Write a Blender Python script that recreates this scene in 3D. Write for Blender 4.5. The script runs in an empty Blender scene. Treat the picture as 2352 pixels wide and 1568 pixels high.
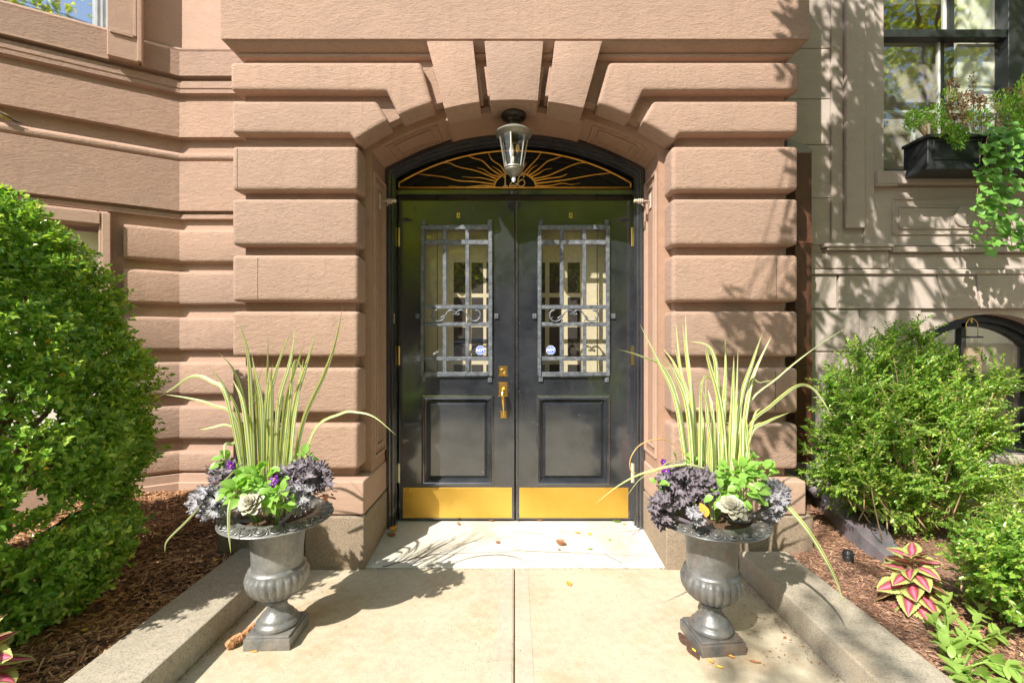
import bpy, bmesh, math, random
import numpy as np
from mathutils import Vector, Matrix, Euler, Quaternion
random.seed(7); rng = np.random.default_rng(11)
S = bpy.context.scene
C = S.collection
R = math.radians

# ------------------------------------------------------------------ camera, light, exposure
K = 1045.3                      # focal length in px of a 2352 px wide frame (16 mm on 36 mm)
CX, CY, H = 1183.0, 784.0, 1.35 # principal column/row in that frame, eye height
cam_d = bpy.data.cameras.new('camera'); cam = bpy.data.objects.new('camera', cam_d); C.objects.link(cam)
cam_d.lens = 16.0; cam_d.sensor_width = 36.0; cam_d.shift_x = -7 / 2352; cam_d.clip_start = .05; cam_d.clip_end = 800
cam.location = (0, 0, H); cam.rotation_euler = (R(90), 0, 0)
S.camera = cam
SUN_DIR = Vector((.77, 1.0, -1.22)).normalized()     # the way the light travels
sun_d = bpy.data.lights.new('sun', 'SUN'); sun = bpy.data.objects.new('sun', sun_d); C.objects.link(sun)
sun_d.energy = 4.6; sun_d.angle = R(.5); sun_d.color = (1.0, .94, .85)
sun.rotation_euler = SUN_DIR.to_track_quat('-Z', 'Y').to_euler(); sun.location = (-6, -8, 12)
W = bpy.data.worlds.new('World'); S.world = W; W.use_nodes = True
wn = W.node_tree; wn.nodes.clear()
sky = wn.nodes.new('ShaderNodeTexSky'); sky.sky_type = 'NISHITA'; sky.sun_disc = False
sky.sun_elevation = math.asin(-SUN_DIR.z); sky.sun_rotation = math.atan2(-SUN_DIR.x, -SUN_DIR.y) % (2 * math.pi)
bg = wn.nodes.new('ShaderNodeBackground'); bg.inputs[1].default_value = .15
wo = wn.nodes.new('ShaderNodeOutputWorld')
wn.links.new(sky.outputs[0], bg.inputs[0]); wn.links.new(bg.outputs[0], wo.inputs[0])
S.view_settings.view_transform = 'Standard'; S.view_settings.look = 'None'
S.view_settings.exposure = .93; S.view_settings.gamma = 1; S.view_settings.use_curve_mapping = False
S.cycles.max_bounces = 8; S.cycles.diffuse_bounces = 4; S.cycles.transparent_max_bounces = 12

# ------------------------------------------------------------------ helpers
def PX(u, Y): return (u - CX) * Y / K
def PZ(v, Y): return H + (CY - v) * Y / K
def P(u, v, Y): return (PX(u, Y), Y, PZ(v, Y))
def G(u, v, z=0.0):             # point of the plane at height z seen at u, v
    Y = (H - z) * K / (v - CY); return (PX(u, Y), Y, z)

def thing(name, label, cat, loc=(0, 0, 0), group=None, kind=None):
    o = bpy.data.objects.new(name, None); C.objects.link(o); o.location = loc; o.empty_display_size = .1
    if label: o['label'] = label
    if cat: o['category'] = cat
    if group: o['group'] = group
    if kind: o['kind'] = kind
    return o
def tag(o, label=None, cat=None, group=None, kind=None):
    if label: o['label'] = label
    if cat: o['category'] = cat
    if group: o['group'] = group
    if kind: o['kind'] = kind
    return o
def wmat(o):
    m = Matrix.LocRotScale(Vector(o.location), Euler(o.rotation_euler), Vector(o.scale))
    return m if o.parent is None else wmat(o.parent) @ o.matrix_parent_inverse @ m
def link(name, me, parent=None, loc=None, rot=None, scale=None):
    """new object; loc/rot/scale are in world space even when it has a parent"""
    o = bpy.data.objects.new(name, me); C.objects.link(o)
    if loc is not None: o.location = loc
    if rot is not None: o.rotation_euler = rot
    if scale is not None: o.scale = scale if isinstance(scale, (tuple, list, Vector)) else (scale,)*3
    if parent is not None:
        o.parent = parent; o.matrix_parent_inverse = wmat(parent).inverted()
    return o
def link_m(name, me, parent, mat):
    l, q, s = mat.decompose(); return link(name, me, parent, l, q.to_euler(), s)

class MB:
    def __init__(s): s.v = []; s.f = []; s.uv = []; s.mi = []; s.has_uv = False; s.cur = 0
    def add(s, vs, fs, uvs=None):
        n = len(s.v); s.v.extend([tuple(p) for p in vs])
        for k, f in enumerate(fs):
            s.f.append(tuple(n + i for i in f)); s.mi.append(s.cur)
            if uvs is not None:
                s.has_uv = True; s.uv.append([uvs[i] for i in f])
            else: s.uv.append([(0, 0)] * len(f))
        return s
    def box(s, x0, x1, y0, y1, z0, z1):
        vs = [(x0,y0,z0),(x1,y0,z0),(x1,y1,z0),(x0,y1,z0),(x0,y0,z1),(x1,y0,z1),(x1,y1,z1),(x0,y1,z1)]
        return s.add(vs, [(0,3,2,1),(4,5,6,7),(0,1,5,4),(1,2,6,5),(2,3,7,6),(3,0,4,7)])
    def prism(s, poly, y0, y1):           # polygon in x,z extruded along y
        n = len(poly); vs = [(x, y0, z) for x, z in poly] + [(x, y1, z) for x, z in poly]
        a = sum(poly[i][0]*poly[(i+1)%n][1]-poly[(i+1)%n][0]*poly[i][1] for i in range(n))
        f0 = tuple(range(n)); f1 = tuple(range(2*n-1, n-1, -1))
        sd = [(i, n+i, n+(i+1)%n, (i+1)%n) for i in range(n)]
        if a < 0:
            f0 = f0[::-1]; f1 = f1[::-1]; sd = [q[::-1] for q in sd]
        return s.add(vs, [f0, f1] + sd)
    def zprism(s, poly, z0, z1):          # polygon in x,y extruded along z
        n = len(poly); vs = [(x, y, z0) for x, y in poly] + [(x, y, z1) for x, y in poly]
        a = sum(poly[i][0]*poly[(i+1)%n][1]-poly[(i+1)%n][0]*poly[i][1] for i in range(n))
        f0 = tuple(range(n))[::-1]; f1 = tuple(range(n, 2*n)); sd = [(i, (i+1)%n, n+(i+1)%n, n+i) for i in range(n)]
        if a < 0:
            f0 = f0[::-1]; f1 = f1[::-1]; sd = [q[::-1] for q in sd]
        return s.add(vs, [f0, f1] + sd)
    def tube(s, pts, r, n=6, caps=True):
        pts = [Vector(p) for p in pts]; m = len(pts)
        rs = r if isinstance(r, (list, tuple)) else [r] * m
        up = Vector((0.13, 0.31, 1)).normalized(); ref = None; vs = []; uvs = []
        for i, p in enumerate(pts):
            t = (pts[min(i+1, m-1)] - pts[max(i-1, 0)])
            t = t.normalized() if t.length > 1e-9 else Vector((0, 0, 1))
            if ref is None:
                ref = t.cross(up); ref = ref.normalized() if ref.length > 1e-4 else t.orthogonal().normalized()
            ref = (ref - t * ref.dot(t)).normalized(); b = t.cross(ref)
            for k in range(n):
                a = 2*math.pi*k/n; vs.append(p + (ref*math.cos(a) + b*math.sin(a)) * rs[i]); uvs.append((k/n, i/(m-1) if m > 1 else 0))
        fs = [(i*n+k, i*n+(k+1)%n, (i+1)*n+(k+1)%n, (i+1)*n+k) for i in range(m-1) for k in range(n)]
        if caps: fs += [tuple(range(n))[::-1], tuple(range((m-1)*n, m*n))]
        return s.add(vs, fs)
    def lathe(s, prof, n=40, c=(0, 0, 0), mod=None, cap=True):   # prof: [(r, z)]
        vs = []
        for r, z in prof:
            for k in range(n):
                a = 2*math.pi*k/n; rr = r + (mod(a, z) if mod else 0)
                vs.append((c[0]+rr*math.cos(a), c[1]+rr*math.sin(a), c[2]+z))
        m = len(prof)
        fs = [(i*n+k, i*n+(k+1)%n, (i+1)*n+(k+1)%n, (i+1)*n+k) for i in range(m-1) for k in range(n)]
        if prof[0][1] > prof[-1][1]: fs = [f[::-1] for f in fs]
        if cap: fs += [tuple(range(n))[::-1], tuple(range((m-1)*n, m*n))]
        return s.add(vs, fs)
    def sweep(s, path, prof, caps=True):   # path in x,y ; prof [(out, z)]; outwards is to the right of the path
        pts = [Vector((x, y)) for x, y in path]; m = len(pts); nr = []
        for i in range(m-1):
            d = (pts[i+1]-pts[i]).normalized(); nr.append(Vector((d.y, -d.x)))
        vs = []
        for i in range(m):
            if i == 0: o = nr[0]
            elif i == m-1: o = nr[-1]
            else:
                o = (nr[i-1]+nr[i]); o = o / (o.length_squared/2) if o.length > 1e-6 else nr[i]
            for d, z in prof: q = pts[i] + o*d; vs.append((q.x, q.y, z))
        k = len(prof); fs = []
        up = prof[-1][1] > prof[0][1]
        for i in range(m-1):
            for j in range(k-1):
                q = (i*k+j, (i+1)*k+j, (i+1)*k+j+1, i*k+j+1); fs.append(q if up else q[::-1])
        if caps:
            a = tuple(range(k)); b = tuple(range((m-1)*k, m*k))
            fs += [a if up else a[::-1], b[::-1] if up else b]
        return s.add(vs, fs)
    def ball(s, c, r, n=8, m=6):
        rx, ry, rz = r if isinstance(r, (tuple, list)) else (r, r, r); vs = [(c[0], c[1], c[2]-rz)]
        for i in range(1, m):
            t = math.pi*i/m
            for k in range(n):
                a = 2*math.pi*k/n; vs.append((c[0]+rx*math.sin(t)*math.cos(a), c[1]+ry*math.sin(t)*math.sin(a), c[2]-rz*math.cos(t)))
        vs.append((c[0], c[1], c[2]+rz)); fs = []
        for k in range(n): fs.append((0, 1+(k+1)%n, 1+k))
        for i in range(m-2):
            for k in range(n): a = 1+i*n; fs.append((a+k, a+(k+1)%n, a+n+(k+1)%n, a+n+k))
        t = len(vs)-1; a = 1+(m-2)*n
        for k in range(n): fs.append((a+k, a+(k+1)%n, t))
        return s.add(vs, fs)
    def mesh(s, name, mats, smooth=False, bevel=0, seg=2, bev_filter=None, angle=None):
        me = bpy.data.meshes.new(name); me.from_pydata(s.v, [], s.f)
        if not isinstance(mats, (list, tuple)): mats = [mats]
        for m in mats: me.materials.append(m)
        if s.has_uv:
            l = me.uv_layers.new(name='UVMap'); flat = [c for f in s.uv for q in f for c in q]; l.data.foreach_set('uv', flat)
        if len(mats) > 1: me.polygons.foreach_set('material_index', s.mi)
        if bevel:
            bm = bmesh.new(); bm.from_mesh(me)
            bmesh.ops.remove_doubles(bm, verts=bm.verts, dist=1e-5)
            es = [e for e in bm.edges if len(e.link_faces) == 2 and e.calc_face_angle(0) > .35 and (bev_filter is None or bev_filter(e))]
            bmesh.ops.bevel(bm, geom=es, offset=bevel, segments=seg, profile=.6, affect='EDGES', clamp_overlap=True)
            bm.to_mesh(me); bm.free()
        if smooth: me.polygons.foreach_set('use_smooth', [True]*len(me.polygons))
        if angle is not None:
            try: me.set_sharp_from_angle(angle=R(angle))
            except Exception: pass
        me.update(); return me
    def build(s, name, mats, parent=None, **k):
        loc = k.pop('loc', None); rot = k.pop('rot', None)
        return link(name, s.mesh(name, mats, **k), parent, loc, rot)

def np_mesh(name, verts, faces, mat, smooth=False, uv=None):
    me = bpy.data.meshes.new(name); nv = len(verts); nf = len(faces); k = faces.shape[1]
    me.vertices.add(nv); me.vertices.foreach_set('co', np.ascontiguousarray(verts, dtype=np.float32).ravel())
    me.loops.add(nf*k); me.loops.foreach_set('vertex_index', np.ascontiguousarray(faces, dtype=np.int32).ravel())
    me.polygons.add(nf); me.polygons.foreach_set('loop_start', np.arange(0, nf*k, k, dtype=np.int32))
    try: me.polygons.foreach_set('loop_total', np.full(nf, k, dtype=np.int32))
    except Exception: pass
    if smooth: me.polygons.foreach_set('use_smooth', np.ones(nf, dtype=bool))
    if uv is not None:
        l = me.uv_layers.new(name='UVMap'); l.data.foreach_set('uv', np.ascontiguousarray(uv[faces.ravel()], dtype=np.float32).ravel())
    me.materials.append(mat); me.update(calc_edges=True); return me

def unit(a): return a / np.maximum(np.linalg.norm(a, axis=-1, keepdims=True), 1e-9)
def leaves(pos, dirn, nrm, ln, wd, fold=.25, curl=.1):
    """n pointed oval leaves, 6 verts / 2 quads each, folded along the midrib"""
    n = len(pos); d = unit(dirn); s_ = unit(np.cross(d, nrm)); u = np.cross(s_, d)
    ln = np.broadcast_to(ln, (n,))[:, None]; wd = np.broadcast_to(wd, (n,))[:, None]
    base = pos; tip = pos + d*ln - u*ln*curl
    def q(t, sgn, wf): return pos + d*ln*t + s_*wd*sgn*wf + u*wd*fold
    V = np.stack([base, q(.3, -1, .48), q(.72, -1, .38), tip, q(.72, 1, .38), q(.3, 1, .48)], 1).reshape(-1, 3)
    b = np.arange(n)[:, None]*6
    F = np.concatenate([b+np.array([0, 3, 2, 1]), b+np.array([0, 5, 4, 3])], 0)
    return V, F
def cat_mesh(lst):
    V = []; F = []; o = 0
    for v, f in lst: V.append(v); F.append(f+o); o += len(v)
    return np.concatenate(V), np.concatenate(F)
def rnd_dirs(n):
    a = rng.normal(size=(n, 3)); return unit(a)

# ------------------------------------------------------------------ materials
def new_mat(name):
    m = bpy.data.materials.new(name); m.use_nodes = True; nt = m.node_tree
    b = nt.nodes['Principled BSDF']; return m, nt, b
def N(nt, t, **kw):
    n = nt.nodes.new(t)
    for k, v in kw.items():
        if k.startswith('i_'): n.inputs[k[2:].replace('_', ' ')].default_value = v
        else: setattr(n, k, v)
    return n
def ramp(nt, fac, stops, interp='LINEAR'):
    r = N(nt, 'ShaderNodeValToRGB'); r.color_ramp.interpolation = interp; e = r.color_ramp.elements
    while len(e) < len(stops): e.new(.5)
    for k, (p, c) in enumerate(stops):
        e[k].position = p; e[k].color = (*c, 1) if len(c) == 3 else c
    nt.links.new(fac, r.inputs[0]); return r.outputs[0]
def mapping(nt, scale=(1, 1, 1), rot=(0, 0, 0), coord='Object'):
    tc = N(nt, 'ShaderNodeTexCoord'); mp = N(nt, 'ShaderNodeMapping')
    mp.inputs['Scale'].default_value = scale; mp.inputs['Rotation'].default_value = rot
    nt.links.new(tc.outputs[coord], mp.inputs[0]); return mp.outputs[0]
def noise(nt, vec, scale, detail=4, rough=.6):
    n = N(nt, 'ShaderNodeTexNoise'); n.inputs['Scale'].default_value = scale; n.inputs['Detail'].default_value = detail
    n.inputs['Roughness'].default_value = rough; nt.links.new(vec, n.inputs['Vector']); return n.outputs[0]
def bump(nt, b, h, strength, dist, prev=None):
    n = N(nt, 'ShaderNodeBump'); n.inputs['Strength'].default_value = strength; n.inputs['Distance'].default_value = dist
    nt.links.new(h, n.inputs['Height'])
    if prev is not None: nt.links.new(prev, n.inputs['Normal'])
    nt.links.new(n.outputs[0], b.inputs['Normal']); return n.outputs[0]
def mix(nt, fac, a, b_, mode='MIX'):
    m = N(nt, 'ShaderNodeMix'); m.data_type = 'RGBA'; m.blend_type = mode
    for sock, v in ((m.inputs['Factor'], fac), (m.inputs['A'], a), (m.inputs['B'], b_)):
        pass
    fi, ai, bi = m.inputs[0], m.inputs[6], m.inputs[7]
    for sock, v in ((fi, fac), (ai, a), (bi, b_)):
        if isinstance(v, (int, float)): sock.default_value = v
        elif isinstance(v, tuple): sock.default_value = (*v, 1) if len(v) == 3 else v
        else: nt.links.new(v, sock)
    return m.outputs[2]
def sc(c, k): return tuple(min(1, x*k) for x in c)

def stucco(name, col, grain=1.0, streak=3.0, rough=.9, bstr=.8, spots=None, var=.1, bdist=.008, perobj=0):
    m, nt, b = new_mat(name)
    v0 = mapping(nt); v = mapping(nt, (1, 1, streak))
    big = noise(nt, v0, 1.1, 5, .65); mid = noise(nt, mapping(nt, (1, 1, 1.8)), 7, 5, .7)
    fine = noise(nt, v, 48*grain, 5, .8)
    c = ramp(nt, big, [(.3, sc(col, 1-var)), (.5, col), (.72, sc((col[0]*1.02, col[1]*.98, col[2]*.95), 1+var))])
    c = mix(nt, .35, c, ramp(nt, mid, [(.3, sc(col, .82)), (.7, sc(col, 1.15))]))
    f2 = ramp(nt, fine, [(.34, sc(col, .62)), (.47, (1, 1, 1))])
    c2 = mix(nt, .22, c, f2, 'MULTIPLY')
    if spots:
        sp = noise(nt, v0, 3.3, 8, .8); c2 = mix(nt, ramp(nt, sp, [(.56, (0, 0, 0)), (.74, (.65, .65, .65))]), c2, spots)
    if perobj:
        oi = N(nt, 'ShaderNodeObjectInfo'); c2 = mix(nt, 1.0, c2, ramp(nt, oi.outputs['Random'], [(0, (1-perobj,)*3), (1, (1, 1-perobj*.15, 1-perobj*.3))]), 'MULTIPLY')
        stk = noise(nt, mapping(nt, (9, 9, .7)), 2.2, 5, .7); c2 = mix(nt, ramp(nt, stk, [(.56, (0, 0, 0)), (.75, (.40, .40, .40))]), c2, sc(col, .62))
    nt.links.new(c2, b.inputs['Base Color']); b.inputs['Roughness'].default_value = rough
    b.inputs['Specular IOR Level'].default_value = .3
    med = noise(nt, mapping(nt, (1, 1, 2.0)), 22, 5, .65)
    n1 = bump(nt, b, med, bstr*.5, bdist*2.2); bump(nt, b, fine, bstr, bdist, n1); return m

M = {}
BR = (.435, .298, .226)
M['brown'] = stucco('brownstone paint', BR, spots=(.33, .245, .19), perobj=.15)
M['brown_soft'] = stucco('brownstone paint smooth', BR, grain=1.2, bstr=.28, var=.06)
M['soffit'] = stucco('brown paint with bounce tint', (.36, .225, .155), grain=.8, bstr=.12, var=.06, streak=1)  # facade brown made darker and more orange: bounced light put into the colour
M['taupe'] = stucco('taupe house paint', (.49, .42, .375), grain=.8, bstr=.3, var=.07, streak=2.0)
M['taupe_s'] = stucco('taupe smooth paint', (.48, .41, .365), grain=.8, bstr=.12, var=.06)
M['brick'] = stucco('far brick', (.25, .10, .07), grain=.3, bstr=.2)

def granite(name, col, dark, sc1=160, bstr=.5, stain=None, lo=.36, hi=.5):
    m, nt, b = new_mat(name); v = mapping(nt)
    s1 = noise(nt, v, sc1, 3, .8); s2 = noise(nt, v, 2.2, 6, .7); s3 = noise(nt, v, 26, 4, .7)
    c = ramp(nt, s2, [(.3, sc(col, .8)), (.55, col), (.75, sc(col, 1.12))])
    c = mix(nt, ramp(nt, s1, [(lo, (1, 1, 1)), (hi, (0, 0, 0))]), c, dark)
    c = mix(nt, .35, c, ramp(nt, s3, [(.35, sc(col, .72)), (.65, sc(col, 1.15))]))
    if stain:
        st = noise(nt, v, 1.6, 8, .75); c = mix(nt, ramp(nt, st, [(.50, (0, 0, 0)), (.70, (.7, .7, .7))]), c, stain); st2 = noise(nt, v, 5, 8, .8); c = mix(nt, ramp(nt, st2, [(.60, (0, 0, 0)), (.72, (.45, .45, .45))]), c, sc(stain, .7))
    nt.links.new(c, b.inputs['Base Color']); b.inputs['Roughness'].default_value = .85; b.inputs['Specular IOR Level'].default_value = .3
    n1 = bump(nt, b, s3, bstr*.5, .008); bump(nt, b, s1, bstr, .003, n1); return m
M['granite'] = granite('granite kerb', (.40, .355, .28), (.15, .125, .09), 120, .5, stain=(.30, .215, .12))
M['granite_b'] = granite('granite base', (.30, .235, .17), (.09, .07, .05), 110, .6, stain=(.17, .12, .08))
M['concrete'] = granite('walk concrete', (.50, .44, .325), (.19, .16, .11), 140, .5, stain=(.40, .25, .12), lo=.33, hi=.42)
M['band'] = granite('tooled concrete edge', (.47, .42, .33), (.25, .22, .17), 220, .15, stain=(.42, .33, .22), lo=.22, hi=.3)
M['asphalt'] = granite('asphalt', (.06, .06, .062), (.03, .03, .03), 90, .5)
M['sidewalk'] = granite('brick sidewalk', (.26, .14, .10), (.15, .08, .06), 60, .4)
def m_slab():
    m, nt, b = new_mat('white painted slab'); v = mapping(nt)
    n1 = noise(nt, v, 2.5, 6, .7); n2 = noise(nt, mapping(nt, (1.5, 9, 1)), 14, 4, .7); n3 = noise(nt, v, 30, 3, .7)
    c = ramp(nt, n1, [(.3, (.42, .38, .29)), (.5, (.54, .52, .46)), (.8, (.57, .56, .52))])
    c = mix(nt, ramp(nt, n2, [(.60, (0, 0, 0)), (.75, (.5, .5, .5))]), c, (.42, .36, .26))
    c = mix(nt, ramp(nt, n3, [(.68, (0, 0, 0)), (.72, (.6, .6, .6))]), c, (.3, .26, .2))
    nt.links.new(c, b.inputs['Base Color']); b.inputs['Roughness'].default_value = .8
    bump(nt, b, n2, .3, .004); return m
M['slab'] = m_slab()
def m_black():
    m, nt, b = new_mat('black door paint'); v = mapping(nt)
    n1 = noise(nt, mapping(nt, (40, 40, 2.2)), 3, 4, .6); n2 = noise(nt, v, 5, 6, .7); n3 = noise(nt, v, 55, 3, .6)
    c = ramp(nt, n2, [(.35, (.013, .016, .021)), (.7, (.038, .042, .050))])
    c = mix(nt, ramp(nt, n3, [(.705, (0, 0, 0)), (.73, (.6, .6, .6))]), c, (.4, .4, .38))
    nt.links.new(c, b.inputs['Base Color'])
    r = ramp(nt, n2, [(.3, (.14, .14, .14)), (.75, (.26, .26, .26))]); nt.links.new(r, b.inputs['Roughness'])
    b.inputs['Coat Weight'].default_value = 1; b.inputs['Coat Roughness'].default_value = .09; b.inputs['Coat IOR'].default_value = 1.85
    bump(nt, b, n1, .09, .004); return m
M['black'] = m_black()
def simple(name, col, rough=.5, metal=0, bstr=0, bscale=80, var=.12, spec=.5, nscale=12):
    m, nt, b = new_mat(name); v = mapping(nt); n = noise(nt, v, nscale, 5, .65)
    nt.links.new(ramp(nt, n, [(.3, sc(col, 1-var)), (.7, sc(col, 1+var))]), b.inputs['Base Color'])
    b.inputs['Roughness'].default_value = rough; b.inputs['Metallic'].default_value = metal; b.inputs['Specular IOR Level'].default_value = spec
    if bstr: bump(nt, b, noise(nt, v, bscale, 3, .6), bstr, .004)
    return m
def m_grille():
    m, nt, b = new_mat('weathered grey iron'); v = mapping(nt); n = noise(nt, v, 28, 5, .75)
    nt.links.new(ramp(nt, n, [(.3, (.06, .07, .085)), (.5, (.14, .155, .18)), (.75, (.30, .32, .35))]), b.inputs['Base Color'])
    b.inputs['Roughness'].default_value = .45; b.inputs['Metallic'].default_value = .35; bump(nt, b, n, .1, .002); return m
M['iron'] = m_grille()
def m_urn(name, rust):
    m, nt, b = new_mat(name); v = mapping(nt); n = noise(nt, v, 9, 7, .75); n2 = noise(nt, v, 60, 4, .7); n3 = noise(nt, v, 4, 6, .8)
    k_ = 1.35 if rust < .5 else 1.0
    c = ramp(nt, n, [(.32, sc((.085, .088, .09), k_)), (.52, sc((.16, .16, .155), k_)), (.75, sc((.27, .265, .25), k_))])
    c = mix(nt, ramp(nt, n3, [(.5, (0, 0, 0)), (.72, (rust, rust, rust))]), c, (.27, .16, .09))
    c = mix(nt, ramp(nt, n2, [(.6, (0, 0, 0)), (.75, (.3, .3, .3))]), c, (.5, .48, .44))
    nt.links.new(c, b.inputs['Base Color']); b.inputs['Roughness'].default_value = .36; b.inputs['Metallic'].default_value = .35
    n1 = bump(nt, b, n, .35, .008); bump(nt, b, n2, .3, .002, n1); return m
M['urn_l'] = m_urn('urn iron greyed', .35); M['urn_r'] = m_urn('urn iron rusty', .8)
M['brass'] = simple('brass', (.86, .58, .18), .28, 1, .12, 40, .08)
def m_kick():
    m, nt, b = new_mat('brushed brass plate'); v = mapping(nt, (1, 1, 60)); n = noise(nt, v, 6, 3, .5); n2 = noise(nt, mapping(nt), 3, 5, .6)
    nt.links.new(ramp(nt, n2, [(.3, (.74, .44, .07)), (.7, (.88, .56, .12))]), b.inputs['Base Color'])
    b.inputs['Metallic'].default_value = .85; nt.links.new(ramp(nt, n2, [(.35, (.26,)*3), (.65, (.5,)*3)]), b.inputs['Roughness']); bump(nt, b, n2, .35, .03)
    bump(nt, b, n, .08, .002); return m
M['kick'] = m_kick()
M['gold'] = simple('gilded iron', (.88, .42, .07), .38, .35, .2, 60, .25, nscale=25)
M['fanboard'] = simple('dull black board', (.012, .012, .012), .45, spec=.25)
M['goldnum'] = simple('gilt numeral', (.80, .52, .22), .4, .4, .2, 60, .2, nscale=25)
M['bronze'] = simple('dark bronze metal', (.06, .055, .045), .4, .6)
M['lamp_grey'] = simple('grey bronze lamp paint', (.27, .26, .215), .42, .4, .1, 80, .12)
M['lamp_pale'] = simple('pale lamp paint', (.62, .61, .56), .45, .1)
M['white'] = simple('white paint', (.72, .71, .67), .5)
M['cream'] = simple('cream interior paint', (.60, .53, .36), .6, var=.03)
M['creamlite'] = simple('cream shutter paint', (.86, .82, .72), .55, var=.03)
M['beige'] = simple('beige plastic', (.68, .60, .40), .5)
M['greysash'] = simple('pale grey sash paint', (.55, .58, .62), .45)
M['dark'] = simple('dark interior', (.035, .03, .025), .7)
M['tanroom'] = simple('tan interior wall', (.36, .30, .17), .7)
M['blackmetal'] = simple('black box paint', (.022, .025, .027), .42, 0, .1, 60, .3)
M['plastic'] = simple('black plastic', (.02, .02, .021), .45)
M['greymetal'] = simple('zinc grey metal', (.4, .4, .4), .4, .6)
M['pinkpaint'] = simple('faded hook paint', (.55, .43, .37), .7)
M['wood'] = simple('weathered bark wood', (.42, .21, .10), .85, 0, .8, 60, .3, nscale=30)
M['amber'] = simple('turned amber wood', (.62, .36, .10), .5)
M['blue'] = simple('blue sticker', (.05, .13, .58), .4, var=.02)
M['paper'] = simple('white sticker print', (.85, .87, .9), .5, var=.01)
M['bulb'] = simple('frosted bulb', (.75, .73, .68), .3)
def m_copper():
    m, nt, b = new_mat('shade darkened rust pipe paint'); v = mapping(nt, (1, 1, .3)); n = noise(nt, v, 20, 6, .75); n2 = noise(nt, mapping(nt), 45, 3, .7)
    c = ramp(nt, n, [(.3, (.075, .03, .02)), (.7, (.17, .07, .04))]); c = mix(nt, ramp(nt, n2, [(.7, (0, 0, 0)), (.74, (1, 1, 1))]), c, (.5, .45, .4))  # rust brown, with the shade of the slot put into the colour
    nt.links.new(c, b.inputs['Base Color']); b.inputs['Roughness'].default_value = .5; bump(nt, b, n, .2, .003); return m
M['pipe'] = m_copper()
def m_lead():
    m, nt, b = new_mat('leaden metal chute'); v = mapping(nt); n = noise(nt, v, 4, 7, .7); n2 = noise(nt, v, 40, 3, .7)
    c = ramp(nt, n, [(.3, (.14, .17, .19)), (.5, (.28, .26, .285)), (.62, (.34, .25, .28)), (.8, (.45, .48, .49))])
    c = mix(nt, ramp(nt, n2, [(.68, (0, 0, 0)), (.72, (.5, .5, .5))]), c, (.5, .52, .52))
    nt.links.new(c, b.inputs['Base Color']); b.inputs['Roughness'].default_value = .42; b.inputs['Metallic'].default_value = .4; bump(nt, b, n, .5, .02); return m
M['lead'] = m_lead()
def m_glass(name, tint=(1, 1, 1), f0=.06):
    m = bpy.data.materials.new(name); m.use_nodes = True; nt = m.node_tree; nt.nodes.clear()
    o = N(nt, 'ShaderNodeOutputMaterial'); t = N(nt, 'ShaderNodeBsdfTransparent'); t.inputs[0].default_value = (*tint, 1)
    g = N(nt, 'ShaderNodeBsdfGlossy'); g.inputs['Roughness'].default_value = .02; g.inputs[0].default_value = (1, 1, 1, 1)
    lw = N(nt, 'ShaderNodeLayerWeight'); lw.inputs[0].default_value = .5
    pw = N(nt, 'ShaderNodeMath', operation='POWER'); pw.inputs[1].default_value = 4.5; nt.links.new(lw.outputs['Facing'], pw.inputs[0])
    mr = N(nt, 'ShaderNodeMath', operation='MULTIPLY_ADD'); mr.inputs[1].default_value = 1-f0; mr.inputs[2].default_value = f0
    nt.links.new(pw.outputs[0], mr.inputs[0])
    bn = N(nt, 'ShaderNodeBump'); bn.inputs['Strength'].default_value = .06; bn.inputs['Distance'].default_value = .02
    nt.links.new(noise(nt, mapping(nt), 3, 2, .5), bn.inputs['Height']); nt.links.new(bn.outputs[0], g.inputs['Normal'])
    mx = N(nt, 'ShaderNodeMixShader'); nt.links.new(mr.outputs[0], mx.inputs[0]); nt.links.new(t.outputs[0], mx.inputs[1]); nt.links.new(g.outputs[0], mx.inputs[2])
    nt.links.new(mx.outputs[0], o.inputs[0]); return m
M['glass'] = m_glass('door glass', f0=.06); M['glass_bay'] = m_glass('bay window glass', (.35, .4, .42), f0=.5); M['glass_r'] = m_glass('old window glass', (.95, .97, .95), f0=.11)
M['glass_lamp'] = m_glass('lamp glass', f0=.05)

def m_leaf(name, cols, rough=.35, trans=.3, uvstripe=None, spec=.5, tcol=None, bs=0):
    m, nt, b = new_mat(name)
    geo = N(nt, 'ShaderNodeNewGeometry'); 
    stops = [(i/(max(1, len(cols)-1)), c) for i, c in enumerate(cols)]
    c = ramp(nt, geo.outputs['Random Per Island'], stops)
    n = noise(nt, mapping(nt), 3.0, 3, .6); c = mix(nt, .28, c, mix(nt, n, sc(cols[0], .7), sc(cols[-1], 1.1)))
    nt.links.new(c, b.inputs['Base Color']); b.inputs['Roughness'].default_value = rough; b.inputs['Specular IOR Level'].default_value = spec
    out = nt.nodes['Material Output']; tr = N(nt, 'ShaderNodeBsdfTranslucent')
    nt.links.new(mix(nt, 1.0, c, tcol or (1.6, 1.7, .7), 'MULTIPLY'), tr.inputs[0])
    mx = N(nt, 'ShaderNodeMixShader'); mx.inputs[0].default_value = trans
    nt.links.new(b.outputs[0], mx.inputs[1]); nt.links.new(tr.outputs[0], mx.inputs[2]); nt.links.new(mx.outputs[0], out.inputs[0])
    return m
M['holly'] = m_leaf('holly leaf', [(.045, .15, .025), (.12, .31, .04), (.25, .46, .06), (.52, .62, .12)], .15, .36)
M['box'] = m_leaf('boxwood leaf', [(.05, .17, .025), (.14, .34, .04), (.27, .48, .06), (.50, .60, .12)], .22, .34)
M['vine'] = m_leaf('vine leaf', [(.07, .24, .035), (.15, .36, .065), (.28, .46, .10)], .38, .3)
M['fern'] = m_leaf('feathery green leaf', [(.08, .26, .02), (.18, .40, .04), (.32, .42, .06)], .5, .35)
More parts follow.
